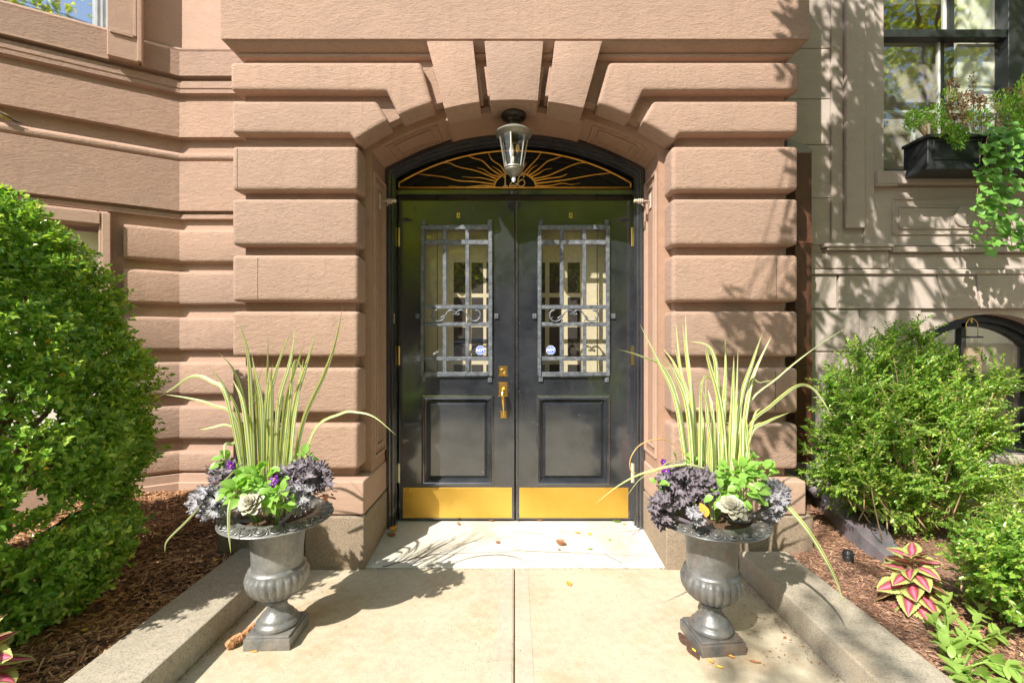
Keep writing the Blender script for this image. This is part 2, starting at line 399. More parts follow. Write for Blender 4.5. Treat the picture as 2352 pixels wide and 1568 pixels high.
M['dried'] = m_leaf('dried flower', [(.10, .05, .03), (.26, .13, .07), (.40, .22, .12)], .8, .15, tcol=(1.2, .9, .6))
M['viola'] = m_leaf('viola leaf', [(.13, .33, .04), (.24, .45, .08), (.36, .52, .14)], .4, .35)
M['herb'] = m_leaf('pale green herb leaf', [(.20, .38, .06), (.30, .46, .10), (.40, .52, .14)], .42, .35)
M['tree'] = m_leaf('street tree leaf', [(.16, .32, .01), (.34, .48, .02), (.60, .60, .04), (.7, .5, .04)], .5, .75)
M['tree_d'] = m_leaf('garden tree leaf', [(.04, .10, .015), (.08, .16, .03)], .5, .25)
M['kale'] = m_leaf('kale leaf', [(.085, .06, .085), (.15, .115, .15), (.23, .19, .23), (.13, .145, .11)], .55, .12, tcol=(1, .8, 1.3))
M['kale_pale'] = m_leaf('pale kale leaf', [(.20, .18, .21), (.30, .29, .32), (.38, .38, .38)], .55, .12, tcol=(1, .9, 1.2))
M['petal'] = m_leaf('purple petal', [(.10, .008, .22), (.20, .015, .36)], .5, .2, tcol=(1, .6, 1.4))
M['echev'] = m_leaf('succulent leaf', [(.46, .54, .34), (.56, .56, .42), (.62, .50, .45)], .38, .2, tcol=(1.1, 1, .8))
M['bark'] = simple('shrub bark', (.20, .12, .07), .85, 0, .6, 50, .35)
M['twig'] = simple('pale twig bark', (.40, .28, .15), .8, 0, .4, 60, .3)
M['trunk'] = simple('tree bark', (.14, .11, .08), .9, 0, 1, 20, .3)
M['yellowleaf'] = simple('yellow fallen leaf', (.72, .50, .05), .5, var=.15)
M['orangeleaf'] = simple('orange fallen leaf', (.66, .30, .04), .5, var=.2, nscale=40)
M['brownleaf'] = simple('brown curled leaf', (.30, .13, .06), .6, var=.35, nscale=40)
M['greenleaf'] = simple('green fallen leaf', (.17, .28, .04), .45, var=.2)
def m_blade():
    m, nt, b = new_mat('striped blade'); uv = N(nt, 'ShaderNodeUVMap'); sp = N(nt, 'ShaderNodeSeparateXYZ'); nt.links.new(uv.outputs[0], sp.inputs[0])
    geo = N(nt, 'ShaderNodeObjectInfo')
    ad = N(nt, 'ShaderNodeMath', operation='MULTIPLY_ADD'); ad.inputs[1].default_value = .35; nt.links.new(geo.outputs['Random'], ad.inputs[0]); nt.links.new(sp.outputs[0], ad.inputs[2])
    g1 = (.14, .26, .06); g2 = (.24, .38, .12); y = (.66, .66, .22); w = (.80, .82, .58)
    c = ramp(nt, ad.outputs[0], [(0, w), (.16, w), (.2, g1), (.34, g1), (.38, y), (.46, w), (.70, w), (.74, g1), (.92, g1), (.96, y)])
    c = mix(nt, .22, c, mix(nt, geo.outputs['Random'], (.62, .66, .14), (.2, .32, .08)))
    tp = ramp(nt, sp.outputs[1], [(.94, (0, 0, 0)), (1, (.8, .8, .8))]); c = mix(nt, tp, c, (.35, .2, .07))
    nt.links.new(c, b.inputs['Base Color']); b.inputs['Roughness'].default_value = .42
    out = nt.nodes['Material Output']; tr = N(nt, 'ShaderNodeBsdfTranslucent'); nt.links.new(mix(nt, 1.0, c, (1.1, 1.2, .7), 'MULTIPLY'), tr.inputs[0])
    mx = N(nt, 'ShaderNodeMixShader'); mx.inputs[0].default_value = .3; nt.links.new(b.outputs[0], mx.inputs[1]); nt.links.new(tr.outputs[0], mx.inputs[2]); nt.links.new(mx.outputs[0], out.inputs[0]); return m
M['blade'] = m_blade()
M['dryblade'] = simple('dried blade', (.55, .33, .12), .6, var=.25)
def m_coleus():
    m, nt, b = new_mat('coleus leaf'); uv = N(nt, 'ShaderNodeUVMap'); sp = N(nt, 'ShaderNodeSeparateXYZ'); nt.links.new(uv.outputs[0], sp.inputs[0])
    n = noise(nt, mapping(nt, (5, 26, 1), coord='UV'), 2.2, 5, .75)
    ad = N(nt, 'ShaderNodeMath', operation='MULTIPLY_ADD'); ad.inputs[1].default_value = .5; nt.links.new(n, ad.inputs[0]); nt.links.new(sp.outputs[0], ad.inputs[2])
    c = ramp(nt, ad.outputs[0], [(.34, (.80, .26, .34)), (.50, (.62, .08, .18)), (.58, (.30, .06, .08)), (.70, (.30, .12, .08)), (.79, (.42, .48, .13)), (1, (.52, .58, .20))])
    nt.links.new(c, b.inputs['Base Color']); b.inputs['Roughness'].default_value = .5
    out = nt.nodes['Material Output']; tr = N(nt, 'ShaderNodeBsdfTranslucent'); nt.links.new(c, tr.inputs[0])
    mx = N(nt, 'ShaderNodeMixShader'); mx.inputs[0].default_value = .25; nt.links.new(b.outputs[0], mx.inputs[1]); nt.links.new(tr.outputs[0], mx.inputs[2]); nt.links.new(mx.outputs[0], out.inputs[0])
    bump(nt, b, noise(nt, mapping(nt), 120, 3), .4, .004); return m
M['coleus'] = m_coleus()
def m_mulch(name, a, b_, c_):
    m, nt, b = new_mat(name); geo = N(nt, 'ShaderNodeNewGeometry')
    c = ramp(nt, geo.outputs['Random Per Island'], [(0, a), (.6, b_), (1, c_)])
    nt.links.new(c, b.inputs['Base Color']); b.inputs['Roughness'].default_value = .85; b.inputs['Specular IOR Level'].default_value = .25; return m
M['mulch'] = m_mulch('bark mulch', (.15, .07, .035), (.38, .19, .095), (.60, .37, .20))
M['mulch_r'] = m_mulch('sun bleached mulch', (.17, .085, .05), (.36, .20, .13), (.50, .32, .22))
M['soil'] = granite('garden soil', (.13, .075, .048), (.04, .026, .02), 60, 1.0, lo=.4, hi=.6)
M['soil_r'] = granite('dry garden soil', (.28, .17, .115), (.08, .05, .035), 60, 1.0, lo=.4, hi=.6)
M['seed'] = granite('bird seed', (.55, .42, .28), (.12, .08, .05), 260, .5, lo=.4, hi=.5)
M['dirt'] = simple('joint dirt', (.22, .17, .11), .9, 0, .5, 60, .3)
M['river'] = simple('grey river stone', (.22, .23, .25), .6, var=.25, nscale=8)
# ================================================================== GROUND
g = MB(); g.add([(-400, -400, -.06), (400, -400, -.06), (400, 400, -.06), (-400, 400, -.06)], [(0, 1, 2, 3)]); tag(g.build('ground', M['soil']), kind='structure')
g = MB(); g.add([(-60, -13.0, -.05), (60, -13.0, -.05), (60, -6.2, -.05), (-60, -6.2, -.05)], [(0, 1, 2, 3)]); tag(g.build('road', M['asphalt']), kind='structure')
g = MB().box(-60, 60, -6.2, -2.4, -.1, .0); tag(g.build('pavement', M['sidewalk']), kind='structure')
g = MB().box(-60, 60, -17, -13, -.1, .06); tag(g.build('far_pavement', M['sidewalk']), kind='structure')

# walk: two long concrete slabs with tooled edges and an open joint
walk = thing('path', None, None, (0, 1, 0), kind='structure')
for (x0, x1) in ((-1.345, -.0060), (.0005, 1.308)):
    MB().box(x0, x1, .55, 2.712, -.12, 0).build('path_slab', M['concrete'], walk, bevel=.006, seg=2)
    MB().box(x0, x1, -2.4, .54, -.12, 0).build('path_slab', M['concrete'], walk, bevel=.006, seg=2)
    xa, xb = (x1-.075, x1-.008) if x0 < -1 else (x0+.008, x0+.075)
    MB().add([(xa, -2.39, .0015), (xb, -2.39, .0015), (xb, 2.70, .0015), (xa, 2.70, .0015)], [(0, 1, 2, 3)]).build('tooled_edge', M['band'], walk)
MB().box(-1.4, 1.4, -2.4, 2.71, -.2, -.012).build('joint_filler', M['dirt'], walk)
# sloping white threshold slab
sl = MB(); sl.add([(-.915, 2.714, -.1), (.915, 2.714, -.1), (.915, 3.32, -.1), (-.915, 3.32, -.1), (-.915, 2.714, .006), (.915, 2.714, .006), (.915, 3.32, .058), (-.915, 3.32, .058)],
       [(0,3,2,1),(4,5,6,7),(0,1,5,4),(1,2,6,5),(2,3,7,6),(3,0,4,7)])
slab = sl.build('threshold_slab', M['slab'], bevel=.004, seg=1); tag(slab, kind='structure')
def slab_z(y): return .006 + (y-2.714)/.606*.052
# fine cracks in the slab
cr = MB()
def crack(pts, w=.0024):
    for i in range(len(pts)-1):
        (x0, y0), (x1, y1) = pts[i], pts[i+1]; d = Vector((x1-x0, y1-y0)).normalized(); n_ = Vector((-d.y, d.x))*w
        z0, z1 = slab_z(y0)+.0012, slab_z(y1)+.0012
        cr.add([(x0-n_.x, y0-n_.y, z0), (x1-n_.x, y1-n_.y, z1), (x1+n_.x, y1+n_.y, z1), (x0+n_.x, y0+n_.y, z0)], [(0, 1, 2, 3)])
def jag(a, b_, n, amp):
    return [(a[0]+(b_[0]-a[0])*i/n + (random.uniform(-amp, amp)*.4 if 0 < i < n else 0), a[1]+(b_[1]-a[1])*i/n + (random.uniform(-amp, amp) if 0 < i < n else 0)) for i in range(n+1)]
def gpt(u, v):
    y = 2.9
    for _ in range(6): y = (H-slab_z(y))*K/(v-CY)
    return (PX(u, y), y)
crack(jag(gpt(878, 1301), gpt(948, 1282), 9, .006), .005); crack(jag(gpt(948, 1282), gpt(1005, 1272), 8, .006), .005); crack(jag(gpt(1005, 1272), gpt(1180, 1266), 12, .005), .0018)
crack(jag(gpt(1180, 1264), gpt(1390, 1272), 14, .006)); crack(jag(gpt(1390, 1272), gpt(1430, 1294), 6, .006)); crack(jag(gpt(1180, 1222), gpt(1250, 1226), 7, .005))
crack(jag(gpt(1060, 1247), gpt(1200, 1228), 12, .006), .0012); crack(jag(gpt(1420, 1222), gpt(1475, 1214), 7, .01)); crack(jag(gpt(1475, 1214), gpt(1450, 1228), 5, .006))
crack(jag(gpt(1390, 1272), gpt(1500, 1276), 8, .006), .001)
cr.build('crack', M['soil'], slab)

# granite kerbs
def curb(x0, x1, y1, label):
    t = thing('granite_kerb', label, 'kerb', ((x0+x1)/2, 1, 0), 'granite kerbs along the walk')
    MB().box(x0, x1, .62, y1, -.12, .127).build('kerb_stone', M['granite'], t, bevel=.008, seg=2)
    MB().box(x0, x1, -2.4, .612, -.12, .127).build('kerb_stone', M['granite'], t, bevel=.008, seg=2)
curb(-1.625, -1.345, 2.70, 'speckled granite kerb along the left side of the walk, beside the dark bark bed')
curb(1.308, 1.585, 2.66, 'brown grey granite kerb along the right side of the walk, beside the pale dry bed')

# garden beds: gently rising sheets
def bed(name, x0, x1, y0, y1, hf, mat):
    nx, ny = 60, 70; xs = np.linspace(x0, x1, nx); ys = np.linspace(y0, y1, ny)
    V = np.array([(x, y, hf(x, y)) for y in ys for x in xs]); F = np.array([(j*nx+i, j*nx+i+1, (j+1)*nx+i+1, (j+1)*nx+i) for j in range(ny-1) for i in range(nx-1)])
    o = link(name, np_mesh(name, V, F, mat, True)); tag(o, kind='structure'); return o
def hl(x, y):
    a = max(0, min(1, (y-2.2)/1.1)); b_ = max(0, min(1, (-1.62-x)/.5))
    return .085 + .05*b_ + .12*a*b_ + .012*math.sin(x*5.1+y*3)+.010*math.sin(x*11-y*9)
def hr(x, y):
    b_ = max(0, min(1, (x-1.58)/.4)); a = max(0, min(1, (y-2.4)/1.0))
    return .085 + .03*b_ + .05*a*b_ + .012*math.sin(x*6.3+y*4)+.008*math.sin(x*13-y*8)
bed('garden_bed', -5.2, -1.60, -2.4, 3.7, hl, M['soil']); bed('garden_bed', 1.57, 6.5, -2.4, 3.7, hr, M['soil_r'])

# ================================================================== BROWNSTONE BUILDING
bld = thing('brownstone_building', 'brown painted stone town house with a rusticated arched entrance and a bay', 'building', (0, 2.74, 0))
YF, YB, YJ, YD = 2.734, 2.808, 2.88, 3.272
RA = 1.70
def arc_z(x, Zc, r=RA): return Zc - r + math.sqrt(max(0, r*r-x*x))
def arch_wall(x0, x1, z0, z1, y0, y1, hw, Zc, n=28):
    m = MB(); xs = [-hw+2*hw*i/n for i in range(n+1)]; fr = []
    m.add([(x0,y0,z0),(-hw,y0,z0),(-hw,y0,z1),(x0,y0,z1)], [(0,1,2,3)]); m.add([(hw,y0,z0),(x1,y0,z0),(x1,y0,z1),(hw,y0,z1)], [(0,1,2,3)])
    for i in range(n):
        a, b_ = xs[i], xs[i+1]; za, zb = arc_z(a, Zc), arc_z(b_, Zc)
        m.add([(a,y0,za),(b_,y0,zb),(b_,y0,z1),(a,y0,z1)], [(0,1,2,3)])
        m.add([(a,y0,za),(a,y1,za),(b_,y1,zb),(b_,y0,zb)], [(0,1,2,3)])
    zs = arc_z(hw, Zc)
    m.add([(-hw,y0,z0),(-hw,y1,z0),(-hw,y1,zs),(-hw,y0,zs)], [(0,1,2,3)]); m.add([(hw,y0,z0),(hw,y0,zs),(hw,y1,zs),(hw,y1,z0)], [(0,1,2,3)])
    m.add([(x0,y0,z0),(x0,y0,z1),(x0,y1,z1),(x0,y1,z0)], [(0,1,2,3)]); m.add([(x1,y0,z0),(x1,y1,z0),(x1,y1,z1),(x1,y0,z1)], [(0,1,2,3)])
    return m
arch_wall(-1.662, 1.662, 0, 4.3, YB, 3.40, .985, 2.885).build('entrance_wall', M['brown'], bld)
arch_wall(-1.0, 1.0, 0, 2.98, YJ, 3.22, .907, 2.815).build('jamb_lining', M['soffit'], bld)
# soffit band running back from the three keystones
def arc_slab(x0, x1, Zc, th, y0, y1, n=14, r=RA):
    m = MB(); xs = [x0+(x1-x0)*i/n for i in range(n+1)]
    vs = []
    for x in xs:
        z = arc_z(x, Zc, r); vs += [(x, y0, z), (x, y1, z), (x, y1, z+th), (x, y0, z+th)]
    fs = []
    for i in range(n):
        a = i*4; b_ = a+4
        for k in range(4): fs.append((a+k, a+(k+1) % 4, b_+(k+1) % 4, b_+k))
    fs += [(3, 2, 1, 0), (n*4, n*4+1, n*4+2, n*4+3)]
    return m.add(vs, fs)
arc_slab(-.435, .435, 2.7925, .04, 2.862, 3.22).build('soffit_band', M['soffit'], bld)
# raised mouldings of the soffit panels and jamb panels
for sgn in (-1, 1):
    for (xa, xb, ya, yb) in ((.50, .83, 2.915, 3.155), (.545, .785, 2.95, 3.12)):
        w_ = .014; m = MB()
        for q in ((xa, xb, ya, ya+w_), (xa, xb, yb-w_, yb), (xa, xa+w_, ya+w_, yb-w_), (xb-w_, xb, ya+w_, yb-w_)):
            a_, b_ = sorted((sgn*q[0], sgn*q[1])); s_ = arc_slab(a_, b_, 2.815-.011, .02, q[2], q[3], 8 if q[1]-q[0] > .1 else 1); m.add(s_.v, s_.f)
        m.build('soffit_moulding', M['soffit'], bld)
    for (za, zb, ya, yb) in ((.60, 2.44, 2.915, 3.165), (.66, 2.38, 2.955, 3.125)):
        w_ = .014; m = MB(); xi = .907-.011
        for q in ((za, za+w_, ya, yb), (zb-w_, zb, ya, yb), (za+w_, zb-w_, ya, ya+w_), (za+w_, zb-w_, yb-w_, yb)):
            a_, b_ = sorted((sgn*xi, sgn*.909)); m.box(a_, b_, q[2], q[3], q[0], q[1])
        m.build('jamb_moulding', M['brown_soft'], bld)

backf = lambda yb: (lambda e: not all(abs(v.co.y-yb) < 1e-4 for v in e.verts))
def zf(v): return PZ(v, YF)
rows = [(335, 437), (456, 563), (585, 692), (714.5, 819), (845, 949), (974, 1078)]
def roughen(me, amp):
    n = len(me.vertices); co = np.zeros(n*3, dtype=np.float32); me.vertices.foreach_get('co', co)
    co += rng.normal(0, amp, n*3).astype(np.float32); me.vertices.foreach_set('co', co)
for sgn in (-1, 1):
    for k, (t, b_) in enumerate(rows):
        xa, xb = sorted((sgn*1.703, sgn*.944)); m = MB().box(xa, xb, YF, 3.385, zf(b_), zf(t)).mesh('stone_block', M['brown'], smooth=True, bevel=.029, seg=4, angle=50)
        link('stone_block', m, bld)
    # voussoir-headed rows that turn down into the arch
    def pt(u, v): return (sgn*abs((u-1181.5))*YF/K, zf(v))
    Za = 2.8555
    def arcpts(u0, u1, n=5):
        return [(sgn*x, arc_z(x, Za)) for x in [abs(u0-1181.5)*YF/K + (abs(u1-1181.5)-abs(u0-1181.5))*YF/K*i/n for i in range(n+1)]]
    A = [pt(527, 142), pt(965, 142)] + arcpts(992, 914) + [pt(886, 207), pt(527, 207)]
    B = [pt(530, 231), pt(862, 231)] + arcpts(890, 814) + [pt(801, 305), pt(530, 305)]
    for poly in (A, B):
        m = MB().prism(poly, YF, 2.95).mesh('stone_block', M['brown'], bevel=.026, seg=4, smooth=True, bev_filter=backf(2.95), angle=50); link('stone_block', m, bld)
        xa, xb = sorted((sgn*1.7028, sgn*1.5)); zz = [p[1] for p in poly]
        z0 = zf(207) if poly is A else zf(305); z1 = zf(142) if poly is A else zf(231)
        link('stone_block', MB().box(xa, xb, 2.90, 3.385, z0+.001, z1-.001).mesh('stone_block', M['brown'], smooth=True, bevel=.03, seg=3, angle=50), bld)
    xa, xb = sorted((sgn*1.728, sgn*.897)); link('plinth_stone', MB().box(xa, xb, 2.70, 3.39, .322, .521).mesh('plinth_stone', M['brown_soft'], bevel=.012, seg=3, smooth=True, angle=40), bld)
    # the plinth's inner part carries on up behind the blocks as the jamb foot
    for (q0, q1) in ((.893, 1.245), (1.252, 1.772)):
        xa, xb = sorted((sgn*q0, sgn*q1)); link('granite_block', MB().box(xa, xb, 2.692 + (.006 if q0 > 1 else 0), 3.39, -.05, .314).mesh('granite_block', M['granite_b'], bevel=.012, seg=3, smooth=True, angle=40), bld)
for (u, k) in ((592, 2), (1783, 2), (1781, 4), (545, 0), (1640, 5)):
    t, b_ = rows[k]; MB().box(PX(u-.6, YF), PX(u+.6, YF), YF-.0006, YF+.01, zf(b_-7), zf(t+7)).build('joint_line', M['soil'], bld)
# keystones
YK = 2.705
def kz(v): return PZ(v, YK)
for poly in ([(978, 94), (1085, 94), (1100, None), (1019, None)], [(1111, 94), (1247, 94), (1234, None), (1124, None)], [(1273, 94), (1382, 94), (1339, None), (1257, None)]):
    (u0, v0), (u1, v1), (u2, _), (u3, _) = poly; X = lambda u: (u-1181.5)*YK/K
    pts = [(X(u0), kz(v0)), (X(u1), kz(v1))] + [(X(u2)+(X(u3)-X(u2))*i/4, arc_z(X(u2)+(X(u3)-X(u2))*i/4, 2.786)) for i in range(5)]
    link('keystone', MB().prism(pts, YK, 2.90).mesh('keystone', M['brown'], bevel=.006, seg=2, smooth=True, angle=40, bev_filter=backf(2.90)), bld)
    ua, ub = min(u0, u3), max(u1, u2); e = 6
    pts = [(X(u0+ (u3-u0)*.33)-e*YK/K, kz(142)), (X(u1+(u2-u1)*.33)+e*YK/K, kz(142)), (X(u2)+e*YK/K, kz(212)), (X(u3)-e*YK/K, kz(212))]
    link('keystone_shoulder', MB().prism(pts, 2.752, 2.90).mesh('keystone_shoulder', M['brown'], bevel=.004, seg=1), bld)
# cornice slab over the entrance
cp = [(0, 3.078), (.014, 3.078), (.030, 3.086), (.034, 3.100), (.026, 3.108), (.052, 3.122), (.078, 3.142), (.084, 3.152), (.0935, 3.154), (.0935, 4.6), (0, 4.6)]
MB().sweep([(-1.662, 3.40), (-1.662, YB), (1.662, YB), (1.662, 3.40)], cp, caps=False).build('cornice', M['brown'], bld, smooth=True, angle=30)

# ---- main wall with the angled bay to the left
YW = 3.387; BA = R(31); cb, sb = math.cos(BA), math.sin(BA); XC = -2.498
def bp(t, d=0):                      # point on the bay face: t metres from the corner, d metres proud
    return (XC - cb*t + sb*d, YW - sb*t - cb*d)
def zw(v): return PZ(v, YW)
BL = 1.75                            # length of the angled side
bay_front = (bp(BL)[0]-2.6, bp(BL)[1])
path_full = [bay_front, bp(BL), (XC, YW), (-1.60, YW)]
def sweep_wall(prof, name, mat, path=path_full, **k):
    # profile outwards = towards the viewer, right-hand side of a path that runs left to right is -y
    return MB().sweep(path, prof).build(name, mat, bld, **k)
up = [(-.03, 4.6), (-.03, zw(107)), (-.012, zw(108)), (-.006, zw(113)), (-.012, zw(118)), (0, zw(119)), (0, zw(174)), (-.045, zw(176)), (-.045, zw(183)), (-.018, zw(184)), (-.014, zw(200)), (-.022, zw(203)), (-.012, zw(204)), (-.012, zw(212)), (-.05, zw(214)), (-.05, zw(222)), (-.04, zw(233)), (0, zw(235))][::-1]
sweep_wall([(0, zw(315)), (0, zw(235))], 'wall_band', M['brown'], path_full)
wall_up = [p for p in up]
sweep_wall([(-.06, zw(235))] + wall_up[1:] if False else wall_up[:-1] + [(-.03, zw(107))], 'sill_course', M['brown'], path_full, smooth=True, angle=30)
lo = [(-.06, zw(520)), (-.055, zw(502)), (-.02, zw(501)), (-.02, zw(491)), (-.035, zw(490)), (-.035, zw(485)), (0, zw(484)), (0, zw(371)), (-.03, zw(370))] + \
     [(-.03+.034*math.sin(math.pi*i/8), zw(370)+ (zw(349)-zw(370))*(1-math.cos(math.pi*i/8))/2) for i in range(1, 8)] + \
     [(-.032, zw(349)), (-.045, zw(346)), (-.052, zw(330)), (-.052, zw(316)), (0, zw(315))]
sweep_wall(lo, 'band_course', M['brown'], path_full, smooth=True, angle=30)
# plain wall planes behind everything
flat_path = [(XC, YW), (-1.60, YW)]
MB().sweep([bp(.40), (XC, YW), (-1.60, YW)], [(-.055, -.1), (-.055, zw(500))]).build('wall', M['brown_soft'], bld)
MB().sweep([bay_front, bp(BL), bp(1.45)], [(-.055, -.1), (-.055, zw(500))]).build('wall', M['brown_soft'], bld)
MB().sweep([bp(.37), (XC, YW), (-1.60, YW)], [(-.03, zw(107)), (-.03, 4.7)]).build('wall', M['brown_soft'], bld)
MB().sweep([bay_front, bp(BL), bp(1.62)], [(-.03, zw(107)), (-.03, 4.7)]).build('wall', M['brown_soft'], bld)
# rusticated rows of the low wall: one stone on the flat, one on the bay side
wrows = [(526, 603.5), (623, 701), (728, 806), (831, 908), (932, 1010), (1036, 1085)]
for (t, b_) in wrows:
    z1, z0 = zw(t), zw(b_); r_ = min(.03, (z1-z0)*.25)
    pr = [(-.06, z0), (-r_, z0)] + [(-r_+r_*math.sin(a), z0+r_-r_*math.cos(a)) for a in (R(30), R(60), R(90))] + \
         [(-r_+r_*math.cos(a), z1-r_+r_*math.sin(a)) for a in (R(30), R(60), R(90))] + [(-.06, z1)]
    pr = [(-.06, z0), (-r_, z0)] + [(-r_+r_*math.sin(R(a)), z0+r_-r_*math.cos(R(a))) for a in (30, 60, 90)] + [(0, z1-r_)] + [(-r_+r_*math.cos(R(a)), z1-r_+r_*math.sin(R(a))) for a in (30, 60, 90)] + [(-.06, z1)]
    mid = (XC, YW)
    for pth, nm in (([(XC+.0006, YW), (-1.60, YW)], 0), ([bp(.32), bp(.0006)], 1)):
        # mitred at the corner by sweeping the whole corner and keeping this half
        m = MB()
        full = [bp(.32), mid, (-1.60, YW)]
        m.sweep(full, pr); n_ = len(pr)
        keep = set(range(n_, 3*n_)) if nm == 0 else set(range(0, 2*n_))
        fs = [f for f in m.f if all(i in keep for i in f)]
        us = sorted({i for f in fs for i in f}); mp_ = {i: j for j, i in enumerate(us)}; q = MB(); q.add([m.v[i] for i in us], [tuple(mp_[i] for i in f) for f in fs]); q.build('stone_block', M['brown'], bld, smooth=True, angle=45)
MB().sweep([bp(.40), (XC, YW), (-1.60, YW)], [(.012, -.1), (.012, zw(1108)), (0, zw(1106)), (0, zw(1088)), (-.06, zw(1086))]).build('plinth_stone', M['brown_soft'], bld)
# basement window casing behind the big shrub
def bay_box(t0, t1, d0, d1, z0, z1, name, mat, parent=bld, **k):
    a, b_, c, d = bp(t0, d1), bp(t1, d1), bp(t1, d0), bp(t0, d0)
    return MB().zprism([a, b_, c, d], z0, z1).build(name, mat, parent, **k)
bw = bay_box(.43, 1.42, -.14, -.12, .75, zw(545), 'basement_window', M['creamlite'])
for (t0, t1, d1, z0, z1) in ((.395, .45, .02, .6, zw(506)), (1.40, 1.46, .02, .6, zw(506)), (.45, 1.40, .02, zw(535), zw(506))):
    bay_box(t0, t1, -.13, d1, z0, z1, 'window_casing', M['brown_soft'], bw, bevel=.006, seg=1)
    bay_box(t0-.012 if t0 < .5 else t0, t1-.02, .02, .035, z0, z1-.012, 'window_casing', M['brown_soft'], bw, bevel=.004, seg=1)
bay_box(.45, 1.40, -.13, .03, .6, .66, 'sill', M['brown_soft'], bw)
bay_box(.45, 1.40, -.118, -.10, 1.30, 1.34, 'sash_bar', M['white'], bw)
MB().sweep([bp(1.46), bp(.40)], [(-.055, -.1), (-.055, .60)]).build('wall', M['brown_soft'], bld)
# bay window on the first floor
win = bay_box(.497, 1.45, -.075, -.070, zw(174)+.012, 4.5, 'bay_window', M['glass_bay'])
bay_box(.40, .497, -.10, -.055, zw(174)+.002, 4.5, 'window_frame', M['greysash'], win)
for q in (.412, .44, .468): bay_box(q, q+.012, -.055, -.044, zw(174)+.002, 4.5, 'window_frame', M['greysash'], win)
bay_box(1.45, 1.53, -.10, -.05, zw(174)+.002, 4.5, 'window_frame', M['greysash'], win)
bay_box(.497, 1.45, -.60, -.58, zw(174), 4.5, 'curtain_wall', M['tanroom'], win)
bay_box(.40, 1.60, -.10, .004, zw(176), zw(172), 'sill', M['brown_soft'], win)
bay_box(.215, .40, -.02, .045, zw(173), 4.6, 'window_casing', M['brown_soft'], bld, bevel=.004, seg=1)
bay_box(.208, .235, -.02, .062, zw(173), 4.6, 'window_casing', M['brown_soft'], bld, bevel=.006, seg=2)
bay_box(.238, .256, .045, .056, zw(120), 4.6, 'casing_bead', M['brown_soft'], bld, bevel=.004, seg=2)
bay_box(.256, .385, .045, .056, zw(124), zw(115), 'casing_bead', M['brown_soft'], bld, bevel=.004, seg=2)
bay_box(1.53, 1.70, -.02, .055, zw(173), 4.6, 'window_casing', M['brown_soft'], bld)
# body and roof slab so that the house has depth from other sides
MB().box(-9, 1.64, 3.46, 9, 3.0, 4.7).build('house_body', M['brown_soft'], bld)

# ================================================================== DOOR FRAME, FANLIGHT, DOORS (parts of the building)
def dx(u): return (u-CX)*YD/K
def dz(v): return PZ(v, YD)
def arch_ring(hw_o, Zo, r_o, hw_i, Zi, r_i, z0, y0, y1, n=26):
    def outl(hw, Zc, r): return [(-hw, z0)] + [(-hw+2*hw*i/n, arc_z(-hw+2*hw*i/n, Zc, r)) for i in range(n+1)] + [(hw, z0)]
    o, i_ = outl(hw_o, Zo, r_o), outl(hw_i, Zi, r_i); k = len(o); vs = []
    for (x, z), (a, c) in zip(o, i_): vs += [(x, y0, z), (a, y0, c), (a, y1, c), (x, y1, z)]
    fs = []
    for j in range(k-1):
        a = j*4; b_ = a+4
        fs += [(a+1, a, b_, b_+1), (a+2, a+1, b_+1, b_+2), (a+3, a+2, b_+2, b_+3), (a, a+3, b_+3, b_)]
    return MB().add(vs, [f[::-1] for f in fs])
frame = arch_ring(.903, 2.806, RA, .868, 2.765, RA, .03, 3.165, 3.235).build('door_frame', M['black'], bld, bevel=.006, seg=2)
arch_ring(.868, 2.766, RA, .852, 2.745, RA, .03, 3.185, 3.27).build('frame_moulding', M['black'], frame, bevel=.004, seg=2)
arch_ring(.853, 2.746, RA, .842, 2.728, RA, .03, 3.212, 3.30).build('frame_moulding', M['black'], frame)
# transom bar between doors and fanlight
zt0, zt1 = dz(459), PZ(437, 3.24)
tb = MB().box(-.843, .843, 3.225, 3.30, zt0+.03, zt1).build('transom_bar', M['black'], frame, bevel=.003, seg=1)
MB().box(-.843, .843, 3.212, 3.225, zt0+.022, zt0+.040).build('frame_moulding', M['black'], frame)
# fanlight panel and its gilded sunburst
fan = MB().box(-.85, .85, 3.262, 3.28, zt1-.01, 2.78).build('fanlight', M['fanboard'], bld)
arch_ring(.842, 2.72, RA, .74, 2.66, 1.5, zt1+.001, 3.245, 3.262).build('panel_moulding', M['fanboard'], fan, bevel=.004, seg=1)
YG = 3.232
def fx(u): return (u-CX)*YG/K
def fz(v): return PZ(v, YG)
c4 = lambda x, y: ((1560+x/2.352)*.5742, (540+y/2.352)*.5742)
hoop = MB(); hp = []
n = 30; ax0, ax1 = fx(c4(85, 0)[0]), fx(c4(2265, 0)[0])
zc, zs_ = fz(c4(0, 147)[1]), fz(c4(0, 452)[1]); hwid = (ax1-ax0)/2; rr = (hwid**2+(zc-zs_)**2)/(2*(zc-zs_)); mx_ = (ax0+ax1)/2
for i in range(n+1):
    x = -hwid+2*hwid*i/n; hp.append((mx_+x, YG, zc-rr+math.sqrt(rr*rr-x*x)))
hoop.tube(hp, .0062, 6); zb_ = fz(c4(0, 496)[1])
hoop.tube([(ax0, YG, zb_), (ax1, YG, zb_)], .0068, 6); hoop.tube([(ax0, YG, zb_), (ax0, YG, zs_)], .006, 6); hoop.tube([(ax1, YG, zb_), (ax1, YG, zs_)], .006, 6)
hoop.build('gilded_rim', M['gold'], fan, smooth=True)
sc_u, sc_v, sc_r = c4(1178, 0)[0], c4(0, 490)[1], 197/2.352*.5742
